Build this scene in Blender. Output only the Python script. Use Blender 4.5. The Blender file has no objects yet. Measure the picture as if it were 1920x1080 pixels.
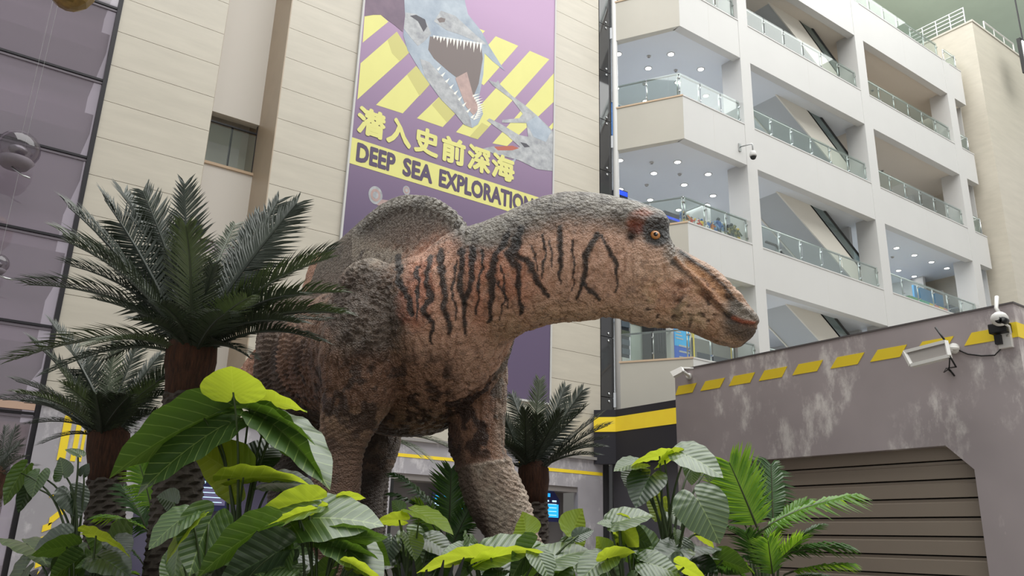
import bpy, bmesh, math, random
import numpy as np
from mathutils import Vector, Matrix

random.seed(7)
rng = np.random.default_rng(7)
scn = bpy.context.scene
COL = scn.collection

# ------------------------------------------------------------------ camera
FPX = 1519.45
PIT, ROL, HEAD = math.radians(17.498), math.radians(1.676), math.radians(55.07)
EYE = np.array([0.0, 0.0, 1.6])
fh = np.array([math.cos(HEAD), math.sin(HEAD), 0.0])        # horizontal heading of the camera
rh = np.array([math.sin(HEAD), -math.cos(HEAD), 0.0])       # horizontal right of it
zz = np.array([0.0, 0.0, 1.0])
FW = math.cos(PIT) * fh + math.sin(PIT) * zz
U0 = -math.sin(PIT) * fh + math.cos(PIT) * zz
RT = math.cos(ROL) * rh + math.sin(ROL) * U0
UP = -math.sin(ROL) * rh + math.cos(ROL) * U0
cam = bpy.data.objects.new('camera', bpy.data.cameras.new('camera'))
COL.objects.link(cam)
cam.data.sensor_width = 36.0
cam.data.lens = FPX / 1920.0 * 36.0
cam.data.clip_end = 400
cam.matrix_world = Matrix(((RT[0], UP[0], -FW[0], EYE[0]), (RT[1], UP[1], -FW[1], EYE[1]),
                           (RT[2], UP[2], -FW[2], EYE[2]), (0, 0, 0, 1)))
scn.camera = cam

# ------------------------------------------------------------------ light of the hall
world = bpy.data.worlds.new('world'); scn.world = world
world.use_nodes = True
world.node_tree.nodes['Background'].inputs[0].default_value = (0.97, 0.98, 1.0, 1)
world.node_tree.nodes['Background'].inputs[1].default_value = 0.54


def area_light(name, loc, sx, sy, watts, color=(1, 1, 1), rot=(0, 0, 0)):
    l = bpy.data.lights.new(name, 'AREA'); l.shape = 'RECTANGLE'; l.size = sx; l.size_y = sy
    l.energy = watts; l.color = color
    o = bpy.data.objects.new(name, l); o.location = loc; o.rotation_euler = rot; COL.objects.link(o)
    return o


# daylight falling through the roof of the atrium, all along the hall
area_light('roof_daylight', (20.0, 4.0, 37.3), 60, 40, 29500, (1.0, 0.995, 0.985))
# added upward fill, no visible lamp, brightens the ceiling above tower and top gallery
area_light('ceiling_fill_light', (45, 12, 31.5), 30, 24, 560, (0.96, 1.0, 0.95), (math.pi, 0, 0))
scn.view_settings.view_transform = 'Standard'
scn.view_settings.look = 'None'
scn.view_settings.gamma = 1.0
scn.view_settings.use_curve_mapping = False
scn.view_settings.exposure = 0.0


# ------------------------------------------------------------------ placing helpers (pixel of the photo -> a point on a real surface)
def ray(x, y): return FW + RT * ((x - 960) / FPX) - UP * ((y - 540) / FPX)
def onX(x, y, X): d = ray(x, y); return EYE + d * (X / d[0])
def onY(x, y, Y): d = ray(x, y); return EYE + d * (Y / d[1])
def onZ(x, y, Z): d = ray(x, y); return EYE + d * ((Z - 1.6) / d[2])
def atD(x, y, D): d = ray(x, y); return EYE + d * (D / (d @ fh))
def proj(P):
    v = np.atleast_2d(P) - EYE; w = v @ FW
    return np.stack([960 + FPX * (v @ RT) / w, 540 - FPX * (v @ UP) / w], 1)


# ------------------------------------------------------------------ materials
def lin(c):
    return tuple(((x / 255) / 12.92 if x / 255 <= 0.04045 else ((x / 255 + 0.055) / 1.055) ** 2.4) for x in c)


MATS = {}


def mat(name, rgb, rough=0.6, metal=0.0, var=0.0, vscale=3.0, bump=0.0, bscale=40.0, rgb2=None, emit=None, estr=0.0,
        spec=0.5, stretch=(1, 1, 1), trans=0.0, coat=0.0):
    if name in MATS: return MATS[name]
    m = bpy.data.materials.new(name); m.use_nodes = True
    nt = m.node_tree; b = nt.nodes['Principled BSDF']
    c = (*lin(rgb), 1)
    b.inputs['Base Color'].default_value = c
    b.inputs['Roughness'].default_value = rough
    b.inputs['Metallic'].default_value = metal
    b.inputs['Specular IOR Level'].default_value = spec
    if coat: b.inputs['Coat Weight'].default_value = coat
    if trans: b.inputs['Transmission Weight'].default_value = trans
    if emit:
        b.inputs['Emission Color'].default_value = (*lin(emit), 1); b.inputs['Emission Strength'].default_value = estr
    if var or rgb2 or bump:
        tc = nt.nodes.new('ShaderNodeTexCoord'); mp = nt.nodes.new('ShaderNodeMapping')
        nt.links.new(tc.outputs['Object'], mp.inputs[0]); mp.inputs['Scale'].default_value = stretch
    if var or rgb2:
        n = nt.nodes.new('ShaderNodeTexNoise'); n.inputs['Scale'].default_value = vscale
        n.inputs['Detail'].default_value = 6; n.inputs['Roughness'].default_value = 0.6
        nt.links.new(mp.outputs[0], n.inputs[0])
        r = nt.nodes.new('ShaderNodeValToRGB')
        r.color_ramp.elements[0].position = 0.3; r.color_ramp.elements[1].position = 0.7
        c2 = lin(rgb2) if rgb2 else tuple(min(1, x * (1 + var)) for x in c[:3])
        c1 = c[:3] if rgb2 else tuple(x * (1 - var) for x in c[:3])
        r.color_ramp.elements[0].color = (*c1, 1); r.color_ramp.elements[1].color = (*c2, 1)
        nt.links.new(n.outputs[0], r.inputs[0]); nt.links.new(r.outputs[0], b.inputs['Base Color'])
    if bump:
        n2 = nt.nodes.new('ShaderNodeTexNoise'); n2.inputs['Scale'].default_value = bscale; n2.inputs['Detail'].default_value = 4
        nt.links.new(mp.outputs[0], n2.inputs[0])
        bp = nt.nodes.new('ShaderNodeBump'); bp.inputs['Strength'].default_value = bump; bp.inputs['Distance'].default_value = 0.02
        nt.links.new(n2.outputs[0], bp.inputs['Height']); nt.links.new(bp.outputs[0], b.inputs['Normal'])
    MATS[name] = m
    return m


def glass_mat(name, tint, opac=0.12, refl=0.12, rough=0.02, film=(200, 215, 205)):
    """thin pane: tinted see-through + a little film + mirror"""
    m = bpy.data.materials.new(name); m.use_nodes = True; nt = m.node_tree
    for n in list(nt.nodes): nt.nodes.remove(n)
    out = nt.nodes.new('ShaderNodeOutputMaterial')
    t = nt.nodes.new('ShaderNodeBsdfTransparent'); t.inputs[0].default_value = (*lin(tint), 1)
    d = nt.nodes.new('ShaderNodeBsdfDiffuse'); d.inputs[0].default_value = (*lin(film), 1)
    g = nt.nodes.new('ShaderNodeBsdfGlossy'); g.inputs['Roughness'].default_value = rough
    m1 = nt.nodes.new('ShaderNodeMixShader'); m1.inputs[0].default_value = opac
    m2 = nt.nodes.new('ShaderNodeMixShader')
    lw = nt.nodes.new('ShaderNodeLayerWeight'); lw.inputs[0].default_value = 0.5
    pw = nt.nodes.new('ShaderNodeMath'); pw.operation = 'POWER'; pw.inputs[1].default_value = 4.0
    nt.links.new(lw.outputs['Facing'], pw.inputs[0])
    mu = nt.nodes.new('ShaderNodeMath'); mu.operation = 'MULTIPLY_ADD'; mu.inputs[1].default_value = 0.4; mu.inputs[2].default_value = refl * 0.6
    nt.links.new(pw.outputs[0], mu.inputs[0])
    nt.links.new(mu.outputs[0], m2.inputs[0])
    nt.links.new(t.outputs[0], m1.inputs[1]); nt.links.new(d.outputs[0], m1.inputs[2])
    nt.links.new(m1.outputs[0], m2.inputs[1]); nt.links.new(g.outputs[0], m2.inputs[2])
    nt.links.new(m2.outputs[0], out.inputs[0])
    MATS[name] = m
    return m


WHITE = mat('white_plaster', (196, 195, 193), 0.55, var=0.02, vscale=0.5)
CREAM = mat('cream_panel', (190, 186, 175), 0.5, var=0.03, vscale=0.6)
STONE = mat('beige_stone', (192, 185, 171), 0.32, var=0.06, vscale=1.2, stretch=(0.6, 1, 4), bump=0.02, bscale=6)
TAUPE = mat('taupe_stone', (176, 160, 140), 0.4, var=0.05, vscale=1.5)
SEAM = mat('joint_filler', (182, 173, 158), 0.8)
STEEL = mat('brushed_steel', (190, 192, 192), 0.28, metal=0.9)
DARKMETAL = mat('dark_metal', (40, 38, 42), 0.45, metal=0.3)
BLACK = mat('black_rubber', (16, 16, 17), 0.5)
DIMTAN = mat('dim_tinted_ceiling', (208, 199, 188), 0.7)  # white plaster tinted tan, dim warm light put into the colour
COOLWHITE = mat('cool_white_ceiling', (214, 217, 222), 0.6)
GREENCEIL = mat('grey_green_ceiling', (180, 194, 180), 0.7, var=0.1, vscale=0.15)
LAMP = mat('lit_lamp', (255, 255, 255), 0.4, emit=(255, 253, 248), estr=9.0)
COPING = mat('warm_timber_coping', (205, 180, 152), 0.5)
GLASSRAIL = glass_mat('rail_glass', (243, 248, 246), 0.05, 0.10, film=(210, 216, 213))
GREYWALL = None


# ------------------------------------------------------------------ mesh building
class MB:
    def __init__(s): s.v = []; s.f = []

    def add(s, vs, fs):
        o = len(s.v); s.v += [tuple(map(float, p)) for p in vs]; s.f += [tuple(i + o for i in f) for f in fs]; return s

    def box(s, x0, x1, y0, y1, z0, z1):
        return s.add([(x0, y0, z0), (x1, y0, z0), (x1, y1, z0), (x0, y1, z0), (x0, y0, z1), (x1, y0, z1), (x1, y1, z1), (x0, y1, z1)],
                     [(0, 3, 2, 1), (4, 5, 6, 7), (0, 1, 5, 4), (1, 2, 6, 5), (2, 3, 7, 6), (3, 0, 4, 7)])

    def prism(s, pts, d):
        """polygon pts extruded by vector d"""
        n = len(pts); d = np.array(d, float); P = [np.array(p, float) for p in pts]
        return s.add(P + [p + d for p in P], [tuple(range(n))[::-1], tuple(range(n, 2 * n))] +
                     [(i, (i + 1) % n, (i + 1) % n + n, i + n) for i in range(n)])

    def sheet(s, x0, x1, y, z0, z1):
        return s.add([(x0, y, z0), (x1, y, z0), (x1, y, z1), (x0, y, z1)], [(0, 1, 2, 3)])

    def bar(s, a, b, w, h=None, up=(0, 0, 1)):
        """rectangular bar from a to b"""
        a = np.array(a, float); b = np.array(b, float); h = h or w
        t = (b - a) / np.linalg.norm(b - a); u = np.array(up, float)
        if abs(t @ u) > 0.98: u = np.array([1.0, 0, 0])
        sd = np.cross(t, u); sd /= np.linalg.norm(sd); u = np.cross(sd, t)
        q = [a + sd * i * w / 2 + u * j * h / 2 for i, j in ((-1, -1), (1, -1), (1, 1), (-1, 1))]
        return s.prism(q, b - a)

    def tube(s, path, r, n=8, cap=True):
        P = [np.array(p, float) for p in path]; m = len(P)
        R = r if hasattr(r, '__len__') else [r] * m
        vs = []; prev = None
        for i in range(m):
            t = P[min(i + 1, m - 1)] - P[max(i - 1, 0)]; t = t / (np.linalg.norm(t) + 1e-9)
            if prev is None:
                a = np.array([0, 0, 1.0]) if abs(t[2]) < 0.9 else np.array([1.0, 0, 0])
            else: a = prev
            u = a - t * (a @ t); u /= np.linalg.norm(u) + 1e-9; w = np.cross(t, u); prev = u
            for k in range(n):
                an = 2 * math.pi * k / n
                vs.append(P[i] + R[i] * (math.cos(an) * u + math.sin(an) * w))
        fs = [(i * n + k, i * n + (k + 1) % n, (i + 1) * n + (k + 1) % n, (i + 1) * n + k) for i in range(m - 1) for k in range(n)]
        if cap: fs += [tuple(range(n))[::-1], tuple(range((m - 1) * n, m * n))]
        return s.add(vs, fs)

    def lathe(s, c, prof, n=16, axis=(0, 0, 1)):
        """prof: (radius, height) pairs along axis from c"""
        ax = np.array(axis, float); ax /= np.linalg.norm(ax)
        a = np.array([1.0, 0, 0]) if abs(ax[0]) < 0.9 else np.array([0, 1.0, 0])
        u = np.cross(ax, a); u /= np.linalg.norm(u); w = np.cross(ax, u); c = np.array(c, float)
        vs = [c + ax * h + r * (math.cos(2 * math.pi * k / n) * u + math.sin(2 * math.pi * k / n) * w) for r, h in prof for k in range(n)]
        m = len(prof)
        fs = [(i * n + k, i * n + (k + 1) % n, (i + 1) * n + (k + 1) % n, (i + 1) * n + k) for i in range(m - 1) for k in range(n)]
        fs += [tuple(range(n))[::-1], tuple(range((m - 1) * n, m * n))]
        return s.add(vs, fs)

    def ball(s, c, r, n=12, sq=(1, 1, 1)):
        prof = [(math.sin(math.pi * i / (n // 2)) * 1.0 + 1e-4, -math.cos(math.pi * i / (n // 2))) for i in range(n // 2 + 1)]
        o = len(s.v); s.lathe((0, 0, 0), prof, n)
        for i in range(o, len(s.v)):
            p = s.v[i]; s.v[i] = (c[0] + p[0] * r * sq[0], c[1] + p[1] * r * sq[1], c[2] + p[2] * r * sq[2])
        return s

    def build(s, name, m, parent=None, smooth=False, bevel=0.0):
        me = bpy.data.meshes.new(name); me.from_pydata(s.v, [], s.f)
        bm = bmesh.new(); bm.from_mesh(me); bmesh.ops.recalc_face_normals(bm, faces=bm.faces)
        if bevel: bmesh.ops.bevel(bm, geom=list(bm.edges), offset=bevel, segments=2, profile=0.6, affect='EDGES')
        bm.to_mesh(me); bm.free()
        if smooth: me.shade_smooth()
        return link(name, me, m, parent)


def link(name, me, m, parent=None):
    o = bpy.data.objects.new(name, me); COL.objects.link(o)
    if m is not None:
        if len(me.materials) == 0: me.materials.append(m)
    if parent is not None:
        o.parent = parent
        o.matrix_parent_inverse = parent.matrix_basis.inverted()
    return o


def empty(name, loc=(0, 0, 0)):
    o = bpy.data.objects.new(name, None); o.location = loc; o.empty_display_size = 0.2; COL.objects.link(o)
    return o


def tag(o, label, cat, group=None, kind=None):
    o['label'] = label; o['category'] = cat
    if group: o['group'] = group
    if kind: o['kind'] = kind
    return o


def thing(name, loc, label, cat, group=None):
    return tag(empty(name, loc), label, cat, group)


def struct(name, loc, label, cat='wall'):
    return tag(empty(name, loc), label, cat, kind='structure')


def copy_tree(o, parent=None):
    c = o.copy(); COL.objects.link(c)
    if parent is not None: c.parent = parent
    for ch in o.children: copy_tree(ch, c)
    return c


def boxo(name, m, parent, *b): return MB().box(*b).build(name, m, parent)

# ------------------------------------------------------------------ the shell of the hall
YW = 20.4          # plane of the stone wall with the banner
YG = 18.0          # plane of the gallery front


def scuffed(name, base, light, stripe=None):
    m = mat(name, base, 0.62)
    nt = m.node_tree; b = nt.nodes['Principled BSDF']
    tc = nt.nodes.new('ShaderNodeTexCoord')

    def noise(scale, st, det=5, rough=0.6, off=(0, 0, 0)):
        mp = nt.nodes.new('ShaderNodeMapping'); mp.inputs['Scale'].default_value = st; mp.inputs['Location'].default_value = off
        nt.links.new(tc.outputs['Object'], mp.inputs[0])
        n = nt.nodes.new('ShaderNodeTexNoise'); n.inputs['Scale'].default_value = scale; n.inputs['Detail'].default_value = det
        n.inputs['Roughness'].default_value = rough
        nt.links.new(mp.outputs[0], n.inputs[0]); return n

    def ramp(n, a, c, va=0.0, vc=1.0):
        r = nt.nodes.new('ShaderNodeMapRange'); r.inputs[1].default_value = a; r.inputs[2].default_value = c
        r.inputs[3].default_value = va; r.inputs[4].default_value = vc; nt.links.new(n.outputs[0], r.inputs[0]); return r
    big = ramp(noise(1.5, (1, 1, 0.7)), 0.50, 0.57)
    fine = ramp(noise(3.6, (1.3, 1.3, 0.6), 8, 0.72, (3, 1, 7)), 0.46, 0.62)
    soft = ramp(noise(0.8, (1, 1, 1), 3, 0.5, (9, 2, 4)), 0.3, 0.7, 0.88, 1.12)
    mu = nt.nodes.new('ShaderNodeMath'); mu.operation = 'MULTIPLY'
    nt.links.new(big.outputs[0], mu.inputs[0]); nt.links.new(fine.outputs[0], mu.inputs[1])
    mx = nt.nodes.new('ShaderNodeMix'); mx.data_type = 'RGBA'
    mx.inputs[6].default_value = (*lin(base), 1); mx.inputs[7].default_value = (*lin(light), 1)
    nt.links.new(mu.outputs[0], mx.inputs[0])
    vm = nt.nodes.new('ShaderNodeVectorMath'); vm.operation = 'SCALE'
    nt.links.new(mx.outputs[2], vm.inputs[0]); nt.links.new(soft.outputs[0], vm.inputs['Scale'])
    nt.links.new(vm.outputs[0], b.inputs['Base Color'])
    return m


GREYWALL = scuffed('scuffed_grey_paint', (176, 165, 167), (226, 219, 216))
SHOPGREY = scuffed('scuffed_light_grey_paint', (164, 160, 166), (200, 196, 200))
YELLOW = mat('hazard_yellow_paint', (255, 222, 52), 0.5, var=0.04, vscale=2)
FLOORM = mat('polished_floor', (178, 172, 162), 0.25, var=0.05, vscale=0.7)

fl = boxo('floor', FLOORM, None, -30, 60, -25, 45, -0.3, 0.0)
tag(fl, 'pale polished stone floor of the hall', 'floor', kind='structure')
ce = boxo('ceiling', GREENCEIL, None, -30, 75, -30, 50, 37.5, 37.9)
tag(ce, 'grey green ceiling high above the white galleries', 'ceiling', kind='structure')

# ---- stone wall: courses of slabs on a backing, with an open niche at X 4.35 .. 5.2
NX0, NX1 = 4.35, 6.1
wl = struct('wall_left', (9, YW, 0), 'beige stone slab wall behind the banner, with an open niche')
b = MB()
b.box(1.80, NX0, YW + 0.03, YW + 0.6, 4.3, 26); b.box(NX1, 18.0, YW + 0.03, YW + 0.6, 4.3, 26)
b.build('joint_backing', SEAM, wl)
zj = [4.3, 4.75, 5.75, 6.75, 7.75, 8.75, 9.75, 10.75, 11.75, 12.75, 13.73, 14.72, 15.7, 16.7, 17.7, 18.7, 19.7, 20.7, 21.7, 22.7, 24, 26]
gap = 0.006
for i in range(len(zj) - 1):
    boxo('stone_slab', STONE, wl, 1.80, NX0, YW, YW + 0.1, zj[i] + gap, zj[i + 1] - gap)
    xs = [NX1, 8.7, 11.3, 13.9, 16.5, 18.0]
    for j in range(5):
        boxo('stone_slab', STONE, wl, xs[j], xs[j + 1], YW, YW + 0.1, zj[i] + gap, zj[i + 1] - gap)
# reveal of the niche (taupe side) and what stands inside it
boxo('niche_reveal', TAUPE, wl, NX1 - 0.03, NX1, YW + 0.0, YW + 3.0, 4.3, 26)
boxo('niche_reveal', TAUPE, wl, NX0, NX0 + 0.03, YW + 0.1, YW + 3.0, 4.3, 26)
NY = YW + 1.6
boxo('niche_wall', mat('warm_grey_plaster', (226, 221, 213), 0.6), wl, NX0 - 1.0, NX1, NY + 1.0, NY + 1.2, 0, 26)
for z0, z1 in ((9.35, 11.55), (13.2, 17.6), (4.3, 9.0)):
    boxo('niche_parapet', mat('warm_grey_plaster', (190, 184, 176)), wl, NX0 - 0.6, NX1, NY, NY + 0.3, z0, z1)
boxo('niche_coping', COPING, wl, NX0 - 0.6, NX1, NY - 0.05, NY + 0.3, 11.55, 11.63)
boxo('niche_soffit', mat('mauve_plaster', (206, 196, 202), 0.6), wl, NX0 - 0.6, NX1, NY + 0.05, NY + 1.0, 9.0, 9.3)
nr = thing('glass_railing', (5.2, NY + 0.1, 11.63), 'small glass railing inside the stone niche above the palms', 'railing')
nz0, nz1 = 11.63, 12.95
MB().box(NX0 - 0.5, 5.35, NY + .11, NY + .125, nz0, nz1 - 0.08).build('pane', GLASSRAIL, nr)
MB().box(5.37, NX1 - 0.05, NY + .11, NY + .125, nz0, nz1 - 0.08).build('pane', GLASSRAIL, nr)
MB().bar((NX0 - .5, NY + .12, nz1), (NX1, NY + .12, nz1), 0.05).build('handrail', DARKMETAL, nr)
MB().bar((5.36, NY + .16, nz0), (5.36, NY + .16, nz1), 0.05).build('post', DARKMETAL, nr)
MB().bar((NX1 - .03, NY + .12, nz0), (NX1 - .03, NY + .12, nz1 + 4), 0.04).build('post', DARKMETAL, nr)

# ---- curtain glazing at the far left
CURT = glass_mat('mauve_curtain_glass', (200, 190, 200), 0.45, 0.14, 0.03, film=(166, 155, 166))
w1 = tag(empty('window_1', (-2, YW, 0)), 'tall mauve grey curtain glazing at the left end of the wall', 'window', kind='structure')
mz = [0.1, 4.0, 5.95, 8.07, 10.15, 12.26, 14.35, 16.5, 18.6]
for i in range(len(mz) - 1):
    MB().sheet(-9, -3.6, YW + 0.03, mz[i] + 0.03, mz[i + 1] - 0.03).build('pane', CURT, w1)
    MB().sheet(-3.56, 1.70, YW + 0.03, mz[i] + 0.03, mz[i + 1] - 0.03).build('pane', CURT, w1)
    boxo('mullion', DARKMETAL, w1, -9, 1.72, YW - 0.02, YW + 0.08, mz[i] - 0.03, mz[i] + 0.025)
    if i: boxo('mullion', mat('mauve_metal', (110, 102, 110), 0.4), w1, -9, 1.72, YW - 0.0, YW + 0.06, mz[i] - 0.10, mz[i] - 0.05)
boxo('mullion', DARKMETAL, w1, 1.70, 1.80, YW - 0.05, YW + 0.2, 0, 26)
# rooms behind the glazing
INGREY = mat('mauve_room_wall', (190, 180, 190), 0.7); INDK = mat('mauve_slab', (160, 152, 162), 0.7)
boxo('room_wall', INGREY, w1, -12, 1.75, 24.5, 24.7, 0, 26)
for z in (5.2, 7.5, 10.0, 11.3, 13.7, 16.4):
    boxo('room_slab', INDK, w1, -0.9 if z > 6 else -9, 1.75, 21.6, 24.4, z, z + 0.55)
for z in (7.5, 10.0, 13.7, 16.4):  # added fill lamps that brighten the rooms, no visible fittings
    area_light('room_fill_light', (-.2, 22.6, z - .03), 2.6, 1.6, 26, (1.0, .97, 1.0))
    area_light('room_fill_light', (-5.0, 22.6, z - .03), 5.0, 1.6, 50, (1.0, .97, 1.0))
boxo('room_column', INGREY, w1, -3.2, -1.6, 22.5, 23.5, 0, 26)
boxo('lobby_beam', mat('salmon_trim', (190, 158, 138), 0.6), w1, -9, 1.68, YW - 0.08, YW - 0.03, 4.06, 4.22)
boxo('lobby_beam', mat('cream_trim', (214, 196, 172), 0.6), w1, -9, 1.68, YW + 0.10, YW + 0.16, 2.9, 3.8)
dr = tag(empty('door_1', (0.6, YW, 0)), 'black framed glass door at the far left under the glazing', 'door', kind='structure')
MB().box(1.15, 1.30, YW - 0.12, YW - 0.04, 0, 1.95).build('door_frame', BLACK, dr)
MB().box(-0.6, 1.15, YW - 0.12, YW - 0.04, 1.83, 1.95).build('door_frame', BLACK, dr)
MB().box(-0.6, 1.15, YW - 0.08, YW - 0.07, 0, 1.83).build('pane', glass_mat('door_glass', (190, 190, 195), .3, .12, film=(150, 150, 155)), dr)

# ---- dark glass strip between wall and gallery, held by point fixings
w2 = tag(empty('window_2', (18.3, YW, 0)), 'narrow dark glass strip beside the stone wall, held by steel studs', 'window', kind='structure')
DGL = mat('smoked_glass', (58, 58, 60), 0.06, spec=0.8)
dz = [0.0, 2.2, 4.3, 6.4, 8.5, 10.6, 12.7, 14.8, 16.9, 19.0, 21.1, 23.2]
for i in range(len(dz) - 1):
    boxo('pane', DGL, w2, 18.02, 18.60, YW - 0.02, YW + 0.02, dz[i] + 0.012, dz[i + 1] - 0.012)
    for s in (-0.13, 0.13):
        MB().lathe((18.36, YW - 0.02, dz[i + 1] + s), [(0.0, 0), (0.045, 0.0), (0.045, -0.03), (0.0, -0.035)], 12, (0, 1, 0)).build('stud', STEEL, w2, True)
boxo('shaft_lining', mat('shaft_dark', (34, 34, 36), 0.7), w2, 18.0, 18.66, YW + 0.1, YW + 0.3, 0, 26)
MB().tube([(18.72, 20.28, 0), (18.72, 20.28, 26)], 0.11, 16).build('corner_post', WHITE, w2, True)

# ---- shop front under the stone wall
ws = struct('wall_shop', (9.8, YW - 0.1, 0), 'grey scuffed shop front with yellow lines under the stone wall')
SY = YW - 0.1
b = MB()
b.box(1.80, 4.0, SY, SY + 0.2, 0, 4.25); b.box(4.0, 10.30, SY, SY + 0.2, 3.3, 4.25)
b.box(10.30, 10.9, SY, SY + 0.2, 3.36, 4.25); b.box(10.9, 16.95, SY, SY + 0.2, 3.36, 4.25); b.box(16.95, 18.0, SY, SY + 0.2, 0, 4.25)
b.box(8.6, 10.35, SY, SY + 0.2, 0, 3.3)
b.build('cladding', SHOPGREY, ws)
boxo('ledge', mat('ledge_grey', (150, 146, 144), 0.6), ws, 1.8, 18.0, SY - 0.10, SY + 0.25, 4.25, 4.34)
boxo('recess_back', mat('recess_grey', (112, 108, 108), 0.6), ws, 10.3, 17.0, SY + 0.8, SY + 0.9, 0, 3.4)
boxo('recess_head', mat('recess_grey2', (134, 128, 126), 0.6), ws, 10.35, 16.95, SY + 0.05, SY + 0.8, 3.2, 3.36)
boxo('recess_jamb', BLACK, ws, 10.36, 10.46, SY + 0.02, SY + 0.7, 0, 3.2)
boxo('window_opening', mat('dim_shop_glass', (86, 82, 104), 0.1), ws, 4.0, 8.6, SY + 0.5, SY + 0.55, 0, 3.3)
boxo('stripe', YELLOW, ws, 10.2, 13.95, SY - 0.012, SY, 3.80, 3.89)
boxo('stripe', YELLOW, ws, 15.2, 17.98, SY - 0.012, SY, 3.78, 3.88)
for x in (14.12, 14.62):
    MB().prism([(x, SY - 0.012, 3.58), (x + 0.30, SY - 0.012, 3.58), (x + 0.22, SY - 0.012, 3.98), (x, SY - 0.012, 3.98)], (0, 0.012, 0)).build('stripe', YELLOW, ws)
# yellow marks on the left pier
for x0, x1, z0, z1 in ((2.28, 2.44, 3.05, 4.12), (2.54, 2.64, 3.05, 3.96), (2.70, 2.76, 3.05, 3.82), (2.28, 2.42, 2.30, 2.38)):
    MB().prism([(x0, SY - 0.012, z0), (x1, SY - 0.012, z0), (x1, SY - 0.012, z1), (x0, SY - 0.012, z1 - 0.12)], (0, 0.012, 0)).build('stripe', YELLOW, ws)
for k in range(8):
    z = 1.62 - k * 0.24
    MB().prism([(2.26, SY - 0.012, z - 0.07), (2.42, SY - 0.012, z), (2.42, SY - 0.012, z + 0.14), (2.26, SY - 0.012, z + 0.07)], (0, 0.012, 0)).build('stripe', YELLOW, ws)
MB().prism([(2.36, SY - 0.012, 1.68), (2.62, SY - 0.012, 1.95), (2.62, SY - 0.012, 2.12), (2.36, SY - 0.012, 1.85)], (0, 0.012, 0)).build('stripe', YELLOW, ws)

# screens in the shop front
SCRB = mat('lit_cyan_screen', (30, 120, 190), 0.3, emit=(40, 170, 235), estr=1.1)
SCRD = mat('screen_navy', (30, 32, 62), 0.3, emit=(26, 28, 60), estr=0.5)
SCRW = mat('screen_text', (200, 230, 250), 0.4, emit=(190, 230, 255), estr=1.0)


def screen(x0, x1, z0, z1, Y, label, dim=False):
    SCRB_ = mat('dim_violet_screen', (120, 114, 152), .3) if dim else SCRB
    t = thing('information_screen', ((x0 + x1) / 2, Y, z0), label, 'screen')
    w = x1 - x0
    MB().prism([(x0 - .04, Y, z0 - .05), (x1 + .04, Y, z0 - .05), (x1 + .04, Y, z1 - .25), (x1 - .2, Y, z1 + .02), (x0 - .04, Y, z1 + .02)], (0, 0.06, 0)).build('housing', SCRD, t)
    MB().box(x0 + .02, x1 - .02, Y - .012, Y, z0 + .08, z0 + (z1 - z0) * .56).build('display', SCRB_, t)
    MB().box(x0 + .04, x1 - .35, Y - .012, Y, z1 - .16, z1 - .05).build('display', SCRB_, t)
    for k in range(4): MB().box(x0 + .08, x1 - .1, Y - .016, Y - .011, z0 + .14 + k * .11, z0 + .155 + k * .11).build('text_line', SCRW, t)
    for k in range(3): MB().box(x0 + .04 + k * w * .33, x0 + .2 + k * w * .33, Y - .016, Y - .004, z0 + (z1 - z0) * .64, z0 + (z1 - z0) * .70).build('text_line', SCRW, t)
    MB().box(x0 + .3, x0 + .42, Y + .06, SY + .8, z0, z0 + .1).build('bracket', DARKMETAL, t)
    return t


screen(15.52, 16.42, 2.33, 3.18, SY + 0.3, 'cyan lit information screen in the shop front, right of the small palm trunk')
screen(11.9, 12.9, 2.1, 2.9, SY + 0.3, 'cyan lit information screen behind the feather palm below the dinosaur chest')
screen(5.0, 6.1, 2.2, 3.1, SY + 0.3, 'dim violet screen behind the large palm trunk at the left', True)

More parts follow.
